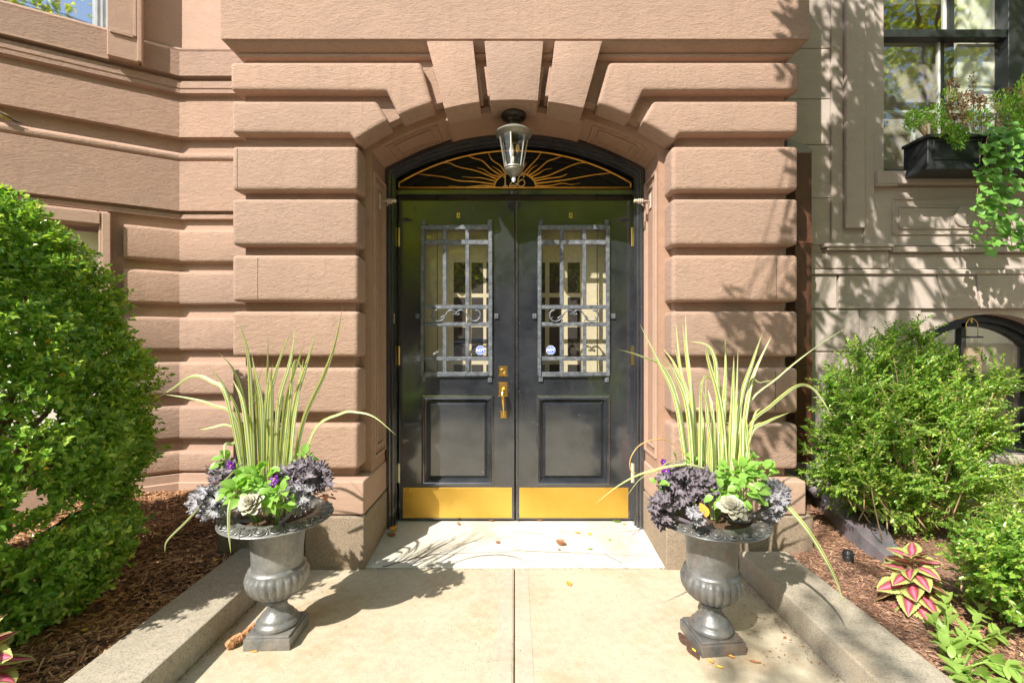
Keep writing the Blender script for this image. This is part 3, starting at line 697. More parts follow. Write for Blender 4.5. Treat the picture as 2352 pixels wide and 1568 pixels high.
h2 = MB(); h2.tube([(fx(sc_u+sc_r*math.cos(a)), YG, fz(sc_v-sc_r*.70*math.sin(a))) for a in [math.pi*i/20 for i in range(21)]], .0068, 6); h2.build('sun_disc_rim', M['gold'], fan, smooth=True)
rays = [[(990, 486), (870, 476), (700, 490), (555, 478)], [(990, 464), (800, 440), (640, 430), (500, 395), (268, 368)], [(1000, 438), (870, 405), (780, 402), (678, 393)],
        [(1010, 418), (900, 370), (800, 335), (640, 300), (560, 265), (495, 262)], [(1030, 395), (950, 370), (880, 325), (820, 310)], [(1045, 382), (950, 320), (870, 245), (790, 220), (728, 195)],
        [(1065, 370), (1020, 330), (960, 293)], [(1085, 358), (1040, 290), (960, 235), (922, 160)],
        [(1375, 480), (1500, 478), (1620, 455), (1700, 466), (1790, 455)], [(1368, 458), (1520, 440), (1700, 415), (1900, 378), (2080, 358)], [(1358, 435), (1480, 410), (1600, 395), (1665, 368)],
        [(1345, 415), (1480, 385), (1600, 335), (1700, 290), (1780, 265), (1850, 262)], [(1330, 395), (1400, 362), (1450, 330), (1522, 314)], [(1312, 380), (1400, 320), (1480, 250), (1550, 225), (1618, 198)],
        [(1290, 368), (1340, 310), (1392, 280)], [(1262, 357), (1330, 280), (1390, 215), (1424, 162)], [(1240, 345), (1262, 300), (1284, 262)]]
def smooth_line(pts, n=6):
    pts = [Vector(p) for p in pts]; q = [pts[0]*2-pts[1]] + pts + [pts[-1]*2-pts[-2]]; out = []
    for i in range(1, len(q)-2):
        for k in range(n):
            t = k/n; a, b_, c, d = q[i-1], q[i], q[i+1], q[i+2]
            out.append(.5*((2*b_)+(c-a)*t+(2*a-5*b_+4*c-d)*t*t+(3*b_-a-3*c+d)*t**3))
    out.append(pts[-1]); return out
for r_ in rays:
    pts = smooth_line([(fx(c4(x, y)[0]), YG, fz(c4(x, y)[1])) for x, y in r_], 4); k = len(pts)
    full = r_[-1][1] in (368, 262, 195, 160, 358, 198, 162)
    MB().tube(pts, [.0058-(.0024 if full else .0044)*i/(k-1) for i in range(k)], 6).build('sun_ray', M['gold'], fan, smooth=True)
c5 = lambda x, y: ((1860+x/4.61)*.5742, (440+y/4.61)*.5742)
def numeral(lines, rad=.0045):
    m = MB()
    for l in lines: m.tube(smooth_line([(fx(c5(x, y)[0]), YG-.006, fz(c5(x, y)[1])) for x, y in l], 5), rad, 6)
    m.build('numeral', M['goldnum'], fan, smooth=True)
numeral([[(715, 1255), (742, 1215), (742, 1300), (742, 1400)], [(708, 1415), (742, 1400), (790, 1415)]])
numeral([[(842, 1250), (850, 1215), (890, 1200), (925, 1225), (915, 1290), (860, 1340), (828, 1395), (832, 1415)], [(830, 1412), (880, 1395), (930, 1410), (955, 1390), (950, 1365), (920, 1370)]])
numeral([[(1072, 1250), (1090, 1225), (1060, 1200), (1010, 1220), (980, 1290), (975, 1370), (1010, 1412), (1060, 1410), (1100, 1370), (1095, 1320), (1060, 1290), (1010, 1310), (990, 1350)]])

# ---- the two doors
def door(sgn):
    """sgn -1 left, +1 right; u runs in photo columns at the door plane"""
    u0, u1 = (917, 1181.2) if sgn < 0 else (1184.8, 1452)
    g0, g1 = (966, 1131) if sgn < 0 else (1235, 1401)     # grille outline
    zb, zt = .072, dz(461)
    x0, x1 = dx(u0), dx(u1); gx0, gx1 = dx(g0)+.012, dx(g1)-.012; gz0, gz1 = dz(860), dz(521)
    m = MB()
    p0, p1 = (968.6, 1133.7) if sgn < 0 else (1232, 1401); px0, px1, pz0, pz1 = dx(p0)+.02, dx(p1)-.02, dz(1109), dz(911)
    # leaf as stiles and rails round the glass and the lower panel
    yb = YD+.045
    m.box(x0, gx0, YD, yb, zb, zt); m.box(gx1, x1, YD, yb, zb, zt); m.box(gx0, gx1, YD, yb, gz1, zt); m.box(gx0, gx1, YD, yb, pz1, gz0); m.box(gx0, gx1, YD, yb, zb, pz0)
    m.box(gx0, gx1, YD+.02, yb, pz0, pz1)
    d = m.build('door', M['black'], bld)
    # moulding round the lower panel and its raised field
    q = MB(); X0, X1, Z0, Z1 = dx(p0), dx(p1), dz(1113), dz(907)
    pr = [(0, YD), (.000, YD-.008), (.012, YD-.012), (.020, YD-.006), (.026, YD-.010), (.036, YD+.004), (.045, YD+.018)]
    for j in range(len(pr)-1):
        (a, ya), (b_, yb2) = pr[j], pr[j+1]
        A_ = [(X0+a, ya, Z0+a), (X1-a, ya, Z0+a), (X1-a, ya, Z1-a), (X0+a, ya, Z1-a)]; B_ = [(X0+b_, yb2, Z0+b_), (X1-b_, yb2, Z0+b_), (X1-b_, yb2, Z1-b_), (X0+b_, yb2, Z1-b_)]
        q.add(A_+B_, [(i, (i+1) % 4, 4+(i+1) % 4, 4+i) for i in range(4)])
    q.build('panel_moulding', M['black'], d)
    q = MB(); a = .062; b_ = .085
    A_ = [(X0+a, YD+.02, Z0+a), (X1-a, YD+.02, Z0+a), (X1-a, YD+.02, Z1-a), (X0+a, YD+.02, Z1-a)]; B_ = [(X0+b_-.0, YD-.002, Z0+b_), (X1-b_, YD-.002, Z0+b_), (X1-b_, YD-.002, Z1-b_), (X0+b_, YD-.002, Z1-b_)]
    a = .046; A_ = [(X0+a, YD+.019, Z0+a), (X1-a, YD+.019, Z0+a), (X1-a, YD+.019, Z1-a), (X0+a, YD+.019, Z1-a)]; b_ = .066; B_ = [(X0+b_, YD+.003, Z0+b_), (X1-b_, YD+.003, Z0+b_), (X1-b_, YD+.003, Z1-b_), (X0+b_, YD+.003, Z1-b_)]
    q.add(A_+B_, [(i, (i+1) % 4, 4+(i+1) % 4, 4+i) for i in range(4)] + [(4, 5, 6, 7)]); q.build('raised_panel', M['black'], d)
    # glass
    MB().box(gx0-.004, gx1+.004, YD+.022, YD+.026, gz0-.004, gz1+.004).build('pane', M['glass'], d)
    # grille: frame and bars
    yg0, yg1 = YD-.019, YD-.009; f = K/(YD-.028)
    def gx(u): return (u-CX)*(YD-.016)/K
    def gz(v): return PZ(v, YD-.016)
    G0, G1 = g0, g1; Z = MB(); w = 9.0
    us = [G0, G0+8.6, G0+50.8, G0+60, G0+103, G0+112, G1-8.6, G1]
    vs_ = [517, 527, 551.3, 562, 700.5, 709.7, 740, 749, 818.7, 828, 854, 863.6]
    bars_v = [(us[0], us[1], 517, 863.6), (us[6], us[7], 517, 863.6)]
    for a_, b__ in ((us[2], us[3]), (us[4], us[5])):
        for c_, d_ in ((527, 551.3), (562, 700.5), (749, 818.7), (828, 854)): bars_v.append((a_, b__, c_, d_))
    bars_h = [(us[1], us[6], a_, b__) for a_, b__ in ((517, 527), (551.3, 562), (700.5, 709.7), (740, 749), (818.7, 828), (854, 863.6))]
    for (a_, b__, c_, d_) in bars_v+bars_h: Z.box(gx(a_), gx(b__), yg0, yg1, gz(d_), gz(c_))
    Z.build('grille', M['iron'], d, bevel=.003, seg=1)
    # wrought scroll
    Z = MB(); o = G0-966
    c1 = lambda x, y: ((1560+x/4.126)*.5742+o, (1180+y/4.126)*.5742)
    def cl(l): return smooth_line([(gx(c1(x, y)[0]), YD-.026, gz(c1(x, y)[1])) for x, y in l], 5)
    for l, r0, r1 in (([(785, 250), (740, 260), (705, 310), (710, 380), (760, 430), (840, 425), (890, 390), (920, 330), (975, 262), (1040, 250), (1085, 285), (1080, 325), (1050, 320)], .007, .0045),
                      ([(1410, 255), (1460, 262), (1495, 310), (1480, 380), (1430, 425), (1350, 425), (1300, 390), (1270, 330), (1215, 262), (1150, 250), (1105, 285), (1112, 325), (1145, 320)], .007, .0045),
                      ([(840, 390), (860, 365), (900, 335)], .006, .004), ([(1330, 390), (1310, 365), (1290, 335)], .006, .004), ([(870, 400), (905, 410), (918, 440)], .006, .003), ([(1320, 400), (1285, 410), (1272, 440)], .006, .003),
                      ([(695, 385), (730, 385), (752, 360)], .003, .003), ([(1505, 385), (1470, 385), (1445, 360)], .003, .003)):
        p_ = cl(l); k = len(p_); Z.tube(p_, [r0+(r1-r0)*i/(k-1) for i in range(k)], 6)
    Z.ball((gx(c1(1055, 315)[0]), YD-.028, gz(c1(0, 315)[1])), .008); Z.ball((gx(c1(1140, 315)[0]), YD-.028, gz(c1(0, 315)[1])), .008)
    Z.build('scroll_ornament', M['iron'], d, smooth=True)
    # fixing lugs
    for (lu, lv) in ((G0+7.5, 510), (G0+159, 510), (G0-7.5, 725.6), (G0+174, 725.6), (G0+7, 870.5), (G0+159, 872)):
        L = MB().box(gx(lu-4.5), gx(lu+4.5), YD-.012, YD+.0005, gz(lv+5.5), gz(lv-5.5)); L.ball((gx(lu), YD-.013, gz(lv)), .005); L.build('fixing_lug', M['iron'], d)
    # small brass plate near the top, screws
    su = 1053 if sgn < 0 else 1311
    L = MB().box(dx(su-4), dx(su+4), YD-.004, YD+.001, dz(501), dz(489)); L.build('brass_plate', M['brass'], d, bevel=.001, seg=1); MB().ball((dx(su), YD-.006, dz(495)), .0055).build('knob', M['bronze'], d, smooth=True)
    for su in ((954, 1086) if sgn < 0 else (1272, 1411)): MB().ball((dx(su), YD-.001, dz(478)), .006).build('bolt', M['iron'], d)
    # kick plate with its row of screws
    a_, b__ = (925.5, 1176) if sgn < 0 else (1192.7, 1443)
    MB().box(dx(a_), dx(b__), YD-.004, YD+.001, dz(1188.5), dz(1119)).build('kick_plate', M['kick'], d, bevel=.0012, seg=1)
    S_ = MB()
    for i in range(5):
        for v in (1124, 1184.5): S_.ball((dx(a_+4+(b__-a_-8)*i/4), YD-.004, dz(v)), (.0032, .002, .0032), 6, 4)
    S_.build('screw', M['brass'], d)
    # bevelled closing edge and hinges
    for v0, v1 in ((524, 567), (795, 838), (1063, 1106)):
        hu = 917 if sgn < 0 else 1451
        q = MB().tube([(dx(hu), YD-.012, dz(v0)), (dx(hu), YD-.012, dz(v1))], .0085, 8)
        q.build('hinge', M['brass'] if v0 < 1000 else M['beige'], d, smooth=False)
    # octagonal alarm sticker with white lettering
    cu, cv = (1103, 804.5) if sgn < 0 else (1265.5, 804); yy = YD+.0205
    def octo(r_, y_): return [(dx(cu)+r_*math.cos(R(22.5+45*i)), y_, dz(cv)+r_*math.sin(R(22.5+45*i))) for i in range(8)]
    MB().add(octo(.035, yy), [tuple(range(8))[::-1]]).build('alarm_sticker', M['paper'], d)
    MB().add(octo(.0325, yy-.0008), [tuple(range(8))[::-1]]).build('alarm_sticker', M['blue'], d)
    cu_ = bpy.data.curves.new('sticker_lettering', 'FONT'); cu_.body = 'ADT'; cu_.size = .030; cu_.align_x = 'CENTER'; cu_.align_y = 'CENTER'; cu_.extrude = .0002; cu_.offset = .0010
    tmp = bpy.data.objects.new('t', cu_); C.objects.link(tmp); bpy.context.view_layer.update()
    me = bpy.data.meshes.new_from_object(tmp.evaluated_get(bpy.context.evaluated_depsgraph_get())); bpy.data.objects.remove(tmp); me.materials.clear(); me.materials.append(M['paper'])
    link('sticker_lettering', me, d, (dx(cu), yy-.0016, dz(cv)), (R(90), 0, 0))
    MB().box(dx(cu)-.022, dx(cu)+.022, yy-.0014, yy-.001, dz(cv)-.024, dz(cv)-.0205).build('sticker_lettering', M['paper'], d)
    MB().box(dx(cu)-.018, dx(cu)+.018, yy-.0014, yy-.001, dz(cv)+.020, dz(cv)+.0225).build('sticker_lettering', M['paper'], d)
    return d
dL = door(-1); dR = door(1)
MB().box(dx(1184.8), dx(1190), YD-.008, YD+.001, .075, dz(462)).build('astragal', M['black'], dR, bevel=.003, seg=2)
def bev_plate(u0, u1, v0, v1, nm, par, th=.010):
    X0, X1, Z0, Z1 = dx(u0), dx(u1), dz(v1), dz(v0); a = .008
    m = MB(); A_ = [(X0, YD, Z0), (X1, YD, Z0), (X1, YD, Z1), (X0, YD, Z1)]; B_ = [(X0+a, YD-th, Z0+a), (X1-a, YD-th, Z0+a), (X1-a, YD-th, Z1-a), (X0+a, YD-th, Z1-a)]
    m.add(A_+B_, [(i, (i+1) % 4, 4+(i+1) % 4, 4+i) for i in range(4)]+[(4, 5, 6, 7)]); return m.build(nm, M['brass'], par)
bev_plate(1144, 1166.5, 840, 863.5, 'deadbolt', dL); bev_plate(1144, 1167, 877, 910, 'handle_plate', dL); bev_plate(1147.5, 1165, 943, 960, 'handle_plate', dL)
m = MB(); cx_, cz_ = dx(1155), dz(852); ring = MB()
ring.tube([(cx_+.017*math.cos(a), YD-.011, cz_+.017*math.sin(a)) for a in [2*math.pi*i/16 for i in range(17)]], .003, 5); ring.build('lock_cylinder', M['brass'], dL, smooth=True)
MB().add([(cx_+.014*math.cos(2*math.pi*i/14), YD-.0115, cz_+.014*math.sin(2*math.pi*i/14)) for i in range(14)], [tuple(range(14))[::-1]]).build('lock_cylinder', M['brass'], dL)
hnd = MB(); hp = smooth_line([(dx(1156), YD-.012, dz(893)), (dx(1155), YD-.045, dz(897)), (dx(1155), YD-.058, dz(910)), (dx(1156), YD-.050, dz(930)), (dx(1157), YD-.030, dz(948)), (dx(1157), YD-.010, dz(953))], 5)
k = len(hp); hnd.tube(hp, [.009+.007*math.exp(-((i/(k-1)-.42)/.2)**2)-.003*(i/(k-1)) for i in range(k)], 10); hnd.ball((dx(1158), YD-.030, dz(892)), (.014, .012, .008)); hnd.build('door_handle', M['brass'], dL, smooth=True)
MB().box(dx(903), dx(911), 3.20, 3.214, dz(744), dz(721)).build('bell_push', M['beige'], frame, bevel=.002, seg=1)
# flag-rope hooks on both jambs
def hook(sgn):
    t = thing('wall_hook', 'faded metal eye hook on the %s door jamb, %s' % (('left', 'wrapped with cord at its tip') if sgn < 0 else ('right', 'casting a long thin shadow below it')), 'hook', (sgn*.905, 3.05, 2.29), 'hooks on the door jambs')
    x = sgn*.905; z = 2.285; y = 3.04
    m = MB(); m.tube([(x, y, z), (x-sgn*.10, y-.01, z)], .006, 8); m.build('pin', M['pinkpaint'], t, smooth=True)
    MB().box(min(x, x-sgn*.006), max(x, x-sgn*.006), y-.022, y+.022, z-.05, z+.05).build('back_plate', M['pinkpaint'], t, bevel=.002, seg=1)
    m = MB()
    for k in range(3): m.tube([(x-sgn*(.055+.012*k), y+.014*math.cos(a), z+.014*math.sin(a)) for a in [2*math.pi*i/10 for i in range(11)]], .005, 5)
    m.tube([(x-sgn*.065, y, z-.012), (x-sgn*.05, y-.01, z-.035), (x-sgn*.045, y, z-.03)], .003, 5)
    m.build('cord', M['pinkpaint'], t, smooth=True)
    MB().tube([(x-sgn*.09, y-.01, z), (x-sgn*.112, y-.012, z)], .011, 10).build('tip', M['beige'], t)
hook(-1); hook(1)

# vestibule behind the glass: side walls, inner wall with its own glazed doors
ves = MB(); ves.box(-.95, .95, 3.325, 3.5, -.1, .05); v_ = ves.build('vestibule_floor', M['tanroom'], bld)
yi = 3.46
MB().box(-.97, .97, yi, yi+.03, .05, 2.6).build('vestibule_wall', M['cream'], bld)
MB().box(-.99, -.97, 3.33, yi, .05, 2.6).build('vestibule_wall', M['cream'], bld); MB().box(.97, .99, 3.33, yi, .05, 2.6).build('vestibule_wall', M['cream'], bld)
MB().box(-.97, .97, 3.33, yi, 2.6, 2.63).build('vestibule_ceiling', M['creamlite'], bld)
def ix(u): return (u-CX)*(yi-.004)/K
def iz(v): return PZ(v, yi-.004)
for s_ in (-1, 1):
    base = 0
    cols = [(1042, 1069), (1083, 1109)] if s_ < 0 else [(1256.5, 1284), (1299.5, 1326)]
    if s_ > 0: cols = [(1244, 1252)] + [(1262, 1289), (1304, 1332)]
    if s_ < 0: cols = cols + [(1117, 1124)]
    for (a, b_) in cols:
        for (c_, d_) in ((603, 672.5), (683, 742), (751, 818), (837, 870)):
            MB().box(ix(a), ix(b_), yi-.004, yi+.002, iz(d_), iz(c_)).build('inner_pane', M['dark'], bld)
    e = 1004 if s_ < 0 else 1371
    MB().box(ix(e), ix(e+1), yi-.006, yi+.002, .06, 2.5).build('inner_door_joint', M['dark'], bld)
# hanging lantern
lan = thing('lantern', 'grey bronze ceiling lantern with tapering clear glass hanging under the entrance arch', 'lantern', (PX(1180, 2.885), 2.885, 2.79))
LX, LY = PX(1180, 2.885), 2.885
def lz(v): return PZ(v, LY)
MB().lathe([(.0, 2.795), (.078, 2.795), (.080, 2.775), (.070, 2.760), (.050, 2.752), (.045, 2.738), (.038, 2.735), (.038, 2.712), (.030, 2.71), (0, 2.71)], 28, (LX, LY, 0)).build('canopy', M['bronze'], lan, smooth=True, angle=40)
MB().lathe([(.02, 2.714), (.060, 2.708), (.078, 2.692), (.095, 2.684), (.112, 2.672), (.118, 2.662), (.112, 2.655), (.096, 2.648), (.090, 2.640), (.060, 2.640)], 36, (LX, LY, 0), cap=False).build('hood', M['lamp_grey'], lan, smooth=True, angle=40)
zg0, zg1 = 2.64, lz(386)
MB().lathe([(.090, zg0), (.056, zg1)], 36, (LX, LY, 0), cap=False).build('lamp_glass', M['glass_lamp'], lan, smooth=True)
for i in range(6):
    a = R(60*i+18); m = MB().tube([(LX+.092*math.cos(a), LY+.092*math.sin(a), zg0), (LX+.058*math.cos(a), LY+.058*math.sin(a), zg1)], .0048, 5); m.build('glazing_bar', M['lamp_grey'] if i % 2 else M['lamp_pale'], lan)
MB().lathe([(.060, zg1+.006), (.062, zg1-0.0035), (.056, zg1-0.0106), (.058, zg1-0.0158), (.050, zg1-0.0264), (.035, zg1-0.0422), (.018, zg1-0.0493), (.010, zg1-0.0546), (.004, zg1-0.0563)], 30, (LX, LY, 0)).build('base_cup', M['lamp_grey'], lan, smooth=True, angle=40)
MB().lathe([(.004, zg1-0.0546), (.013, zg1-0.0598), (.008, zg1-0.0651), (.014, zg1-0.0722), (.010, zg1-0.0827), (.002, zg1-0.0898)], 16, (LX, LY, 0)).build('finial', M['paper'], lan, smooth=True)
MB().lathe([(.012, zg1), (.012, zg1+.07), (.004, zg1+.07)], 12, (LX-.008, LY, 0)).build('candle_sleeve', M['lamp_pale'], lan, smooth=True)
MB().ball((LX+.024, LY-.01, zg1+.12), (.013, .013, .028)).build('bulb', M['amber'], lan, smooth=True)
MB().ball((LX-.012, LY, zg1+.11), (.016, .016, .05)).build('bulb', M['bulb'], lan, smooth=True)
# ================================================================== NEIGHBOUR HOUSE (right)
nb = thing('town_house', 'taupe painted neighbouring house with a tall flower-boxed window above an arched basement window', 'building', (3.4, 3.5, 0))
YN = 3.45
def nx(u): return PX(u, YN)
def nz(v): return PZ(v, YN)
AX, AW, AC = 3.625, .505, 1.56            # basement arch centre, half width, crown height
AR = (AW**2 + .17**2)/(2*.17)
def aarc(x): return AC - AR + math.sqrt(max(0, AR*AR-(x-AX)**2))
WX0, WX1, WZ0 = nx(2028), 3.93, nz(397)   # upper window opening
# backing walls round the two openings
m = MB(); yb0, yb1 = YN+.012, YN+.40
m.box(1.60, AX-AW, yb0, yb1, -.1, 1.93); m.box(AX+AW, 7, yb0, yb1, -.1, 1.93); m.box(AX-AW, AX+AW, yb0, yb1, -.1, .47)
n = 16; xs = [AX-AW+2*AW*i/n for i in range(n+1)]
for i in range(n):
    a, b_ = xs[i], xs[i+1]; m.add([(a, yb0, aarc(a)), (b_, yb0, aarc(b_)), (b_, yb0, 1.93), (a, yb0, 1.93), (a, yb1, aarc(a)), (b_, yb1, aarc(b_))], [(0, 1, 2, 3), (0, 4, 5, 1)])
m.box(1.60, WX0, yb0, yb1, 1.93, 4.8); m.box(WX1, 7, yb0, yb1, 1.93, 4.8); m.box(WX0, WX1, yb0, yb1, 1.93, WZ0)
m.build('wall', M['taupe_s'], nb)
def ash(x0, x1, z0, z1, y=YN, mat='taupe', bv=.006, nm='stone_block', dep=.03):
    link(nm, MB().box(x0, x1, y, y+dep, z0, z1).mesh(nm, M[mat], bevel=bv, seg=1), nb)
# ashlar by the corner
vs_ = [-150, -10, 112, 227.6, 332.6, 455, 562]
for a, b_ in zip(vs_[:-1], vs_[1:]): ash(1.66, nx(1907), nz(b_)+.002, nz(a)-.002, bv=.003)
for rw in ([(1.66, nx(1922)), (nx(1923.5), nx(2190))], ):
    pass
def row(v0, v1, xs_, y=YN): 
    for a, b_ in xs_: ash(a+.003, b_-.003, nz(v1)+.004, nz(v0)-.004, y)
row(581, 620, [(1.66, nx(2041)), (nx(2041), 7)], YN-.0)
row(710, 808, [(1.66, nx(1975)), (nx(1975), nx(2118))]); row(808, 909, [(1.66, nx(1958)), (nx(1958), AX-AW)]); row(909, 1010, [(1.66, nx(1990)), (nx(1990), AX-AW)]); row(1010, 1110, [(1.66, AX-AW)]); row(1110, 1200, [(1.66, AX-AW)])
for v0, v1 in ((808, 909), (909, 1010), (1010, 1110)): row(v0, v1, [(AX+AW, 5.2), (5.2, 7)])
row(710, 808, [(AX+AW+.02, 5.4), (5.4, 7)])
# ledge course above the basement with voussoirs round the arch
ash(1.66, 7, nz(632), nz(620), YN-.03, bv=.008, nm='string_course', dep=.06)
ash(1.66+.003, nx(1921)-.003, nz(709), nz(632)-.002, YN-.012)
zt_ = nz(632)-.002; zb_ = nz(709)
def vous(xa_t, xb_t, xa_b, xb_b, y=YN-.012):
    pts = [(xa_t, zt_), (xb_t, zt_)]; 
    k = 5; bot = [(xb_b+(xa_b-xb_b)*i/k) for i in range(k+1)]
    pts += [(x, max(zb_, aarc(x)) if abs(x-AX) < AW else zb_) for x in bot]
    link('voussoir', MB().prism(pts, y, YN+.05).mesh('voussoir', M['taupe'], bevel=.004, seg=1), nb)
g_ = .003
vous(nx(1924)+g_, nx(2148)-g_, nx(1924)+g_, nx(2172)-g_)
cuts_t = [nx(2148), nx(2238), nx(2345), nx(2452), nx(2545), nx(2700)]; cuts_b = [nx(2172), nx(2246), nx(2334), nx(2425), nx(2505), nx(2700)]
for i in range(5): vous(cuts_t[i]+g_, cuts_t[i+1]-g_, cuts_b[i]+g_, cuts_b[i+1]-g_, YN-.012 - (.012 if i == 1 else 0))
# pilaster beside the window
ash(nx(1907)+.001, nx(1933), nz(560), 4.8, YN-.015, 'taupe_s', .003, 'pilaster', .05)
ash(nx(1980), nx(2004), nz(560), 4.8, YN-.02, 'taupe_s', .003, 'pilaster', .05)
ash(nx(1933)-.004, nx(1980)+.004, nz(560), 4.8, YN-.004, 'taupe_s', .001, 'pilaster', .03)
link('pilaster_panel', MB().box(nx(1934.5), nx(1978.5), YN-.045, YN-.004, nz(527), 4.8).mesh('pilaster_panel', M['taupe_s'], bevel=.012, seg=3), nb)
ash(nx(2004), WX0, WZ0-.02, 4.8, YN-.008, 'taupe_s', .002, 'window_casing', .05)
for (u0, u1, v0, v1, y) in ((1884, 2041, 562, 571, YN-.06), (1890, 2036, 571, 578, YN-.05), (1893, 2037, 578, 618, YN-.02)): link('pilaster_base', MB().box(nx(u0), nx(u1), y, YN+.02, nz(v1)+.001, nz(v0)).mesh('pilaster_base', M['taupe'], bevel=.008, seg=3, smooth=True, angle=40), nb)
# sill, apron panel, disc
sl_ = MB().box(nx(2004), nx(2620), YN-.05, YN+.10, nz(427), WZ0-.001).build('sill', M['taupe_s'], nb, bevel=.008, seg=2)
MB().box(nx(2004), nx(2050), YN-.045, YN+.05, nz(431), nz(427)).build('sill', M['taupe_s'], nb)
ash(nx(2004.5), nx(2640), nz(562), nz(431)-.001, YN-.004, 'taupe_s', .001, 'apron', .03)
def frm(u0, v0, u1, v1, w, y, nm='panel_moulding'):
    x0, x1, z0, z1 = nx(u0), nx(u1), nz(v1), nz(v0); m = MB()
    for q in ((x0, x1, z1-w, z1), (x0, x1, z0, z0+w), (x0, x0+w, z0+w, z1-w), (x1-w, x1, z0+w, z1-w)): m.box(q[0], q[1], y, YN+.01, q[2], q[3])
    m.build(nm, M['taupe_s'], nb, bevel=.003, seg=1)
frm(2047, 455, 2545, 540, .012, YN-.016); frm(2062, 474, 2530, 527, .012, YN-.016)
link('raised_panel', MB().box(nx(2066), nx(2526), YN-.010, YN, nz(523), nz(478)).mesh('raised_panel', M['taupe_s'], bevel=.003, seg=1), nb)
MB().zprism([(0, 0)], 0, 0) if False else None
dm = MB(); cxx, czz, rr_ = nx(2210), nz(499), 23.5*YN/K
dm.prism([(cxx+rr_*math.cos(2*math.pi*i/32), czz+rr_*math.sin(2*math.pi*i/32)) for i in range(32)], YN-.026, YN-.008); link('disc', dm.mesh('disc', M['taupe_s'], bevel=.004, seg=2, smooth=True, angle=40), nb)
for i in range(3): ash(nx(2004.5) if i == 0 else nx(2041), nx(2640), nz(581)+.001 if i == 1 else nz(566+i*5), nz(562+i*6), YN-.022-(.01 if i == 1 else 0), 'taupe_s', .004, 'base_moulding', .05) if i < 2 else None
# upper window: outer frame, sashes, panes
yw = YN+.10
wf = MB(); wf.box(WX0, WX0+.018, yw-.03, yw+.05, WZ0, 4.6); wf.box(nx(2330), WX1, yw-.06, yw+.05, WZ0, 4.6); wf.box(WX0, WX1, yw-.03, yw+.05, WZ0, WZ0+.055)
uw = wf.build('window', M['blackmetal'], nb, bevel=.003, seg=1)
def wx(u): return PX(u, yw)
def wz(v): return PZ(v, yw)
MB().box(WX0+.018, nx(2330), yw-.05, yw+.02, wz(96), wz(77)).build('meeting_rail', M['blackmetal'], uw, bevel=.004, seg=1)
MB().box(wx(2174), wx(2186), yw-.02, yw+.03, wz(77), 4.6).build('glazing_bar', M['blackmetal'], uw); MB().box(wx(2170), wx(2174), yw, yw+.03, wz(77), 4.6).build('glazing_bar', M['white'], uw)
MB().box(wx(2161), wx(2169), yw-.0, yw+.03, WZ0+.05, wz(96)).build('glazing_bar', M['blackmetal'], uw); MB().box(wx(2157), wx(2161), yw+.004, yw+.03, WZ0+.05, wz(96)).build('glazing_bar', M['white'], uw)
MB().box(WX0+.018, nx(2330), yw+.03, yw+.05, wz(255), wz(249)).build('glazing_bar', M['white'], uw); MB().box(wx(2104), wx(2110), yw+.03, yw+.05, WZ0+.05, wz(255)).build('glazing_bar', M['white'], uw)
MB().box(WX0, nx(2330), yw+.008, yw+.012, WZ0+.05, 4.6).build('pane', M['glass_r'], uw)
# room behind: tan wall, ceiling, folded cream shutters, turned balusters, one lit ceiling spot
MB().box(WX0-.6, WX1+1.2, yw+1.3, yw+1.34, 1.9, 4.9).build('room_wall', M['tanroom'], nb)
MB().box(WX0-.6, WX1+1.2, yw+.06, yw+1.34, 4.02, 4.06).build('room_ceiling', M['tanroom'], nb)
sh = MB().box(wx(2215), wx(2330), yw+.055, yw+.085, WZ0, 4.6).build('shutter', M['creamlite'], uw)
for (v0, v1) in ((-200, 80), (98, 190), (200, 330)): 
    m = MB(); x0, x1, z0, z1 = wx(2240), wx(2300), wz(v1), wz(v0)
    for q in ((x0, x1, z1-.01, z1), (x0, x1, z0, z0+.01), (x0, x0+.01, z0, z1), (x1-.01, x1, z0, z1)): m.box(q[0], q[1], yw+.042, yw+.056, q[2], q[3])
    m.build('panel_moulding', M['creamlite'], uw)
for u, v in ((2041, 218), (2050, 210), (2058, 204), (2066, 198), (2075, 190), (2084, 182), (2093, 180)): MB().tube([P(u*1.0, 252, yw+.9), P(u, v, yw+.9)], .012, 8).build('baluster', M['amber'], nb, smooth=True)
em = bpy.data.materials.new('lit ceiling spot'); em.use_nodes = True; b = em.node_tree.nodes['Principled BSDF']; b.inputs['Emission Color'].default_value = (1, .75, .4, 1); b.inputs['Emission Strength'].default_value = 4
q = P(2063, 101, yw+.6); sp_ = MB(); sp_.lathe([(.0, .0), (.035, .0), (.035, -.012), (0, -.012)], 16, q); sp_.build('ceiling_spot', em, nb)
# basement window
yv = YN+.16
def arcframe(o, i_, y0, y1, mat, nm, par, z0=.49):
    m = MB(); n = 18; vs = []
    for k in range(n+1):
        t = k/n; x = AX-AW+2*AW*t; z = aarc(x)
        xi = AX+(x-AX)*(AW-i_)/AW; zi = z-i_; xo = AX+(x-AX)*(AW-o)/AW; zo = z-o
        vs += [(xo, y0, zo), (xi, y0, zi), (xi, y1, zi), (xo, y1, zo)]
    fs = []
    for k in range(n):
        a = k*4; b_ = a+4; fs += [(a+1, a, b_, b_+1)[::-1], (a+2, a+1, b_+1, b_+2)[::-1]]
    m.add(vs, fs)
    for s_ in (-1, 1):
        xo, xi = AX+s_*(AW-o), AX+s_*(AW-i_); zz = aarc(AX+AW)-o; m.box(min(xo, xi), max(xo, xi), y0, y1, z0, zz)
    return m.build(nm, mat, par)
bwn = arcframe(-.02, .055, yv-.05, yv+.05, M['blackmetal'], 'basement_window', nb); arcframe(.05, .09, yv-.02, yv+.05, M['blackmetal'], 'window_frame', bwn)
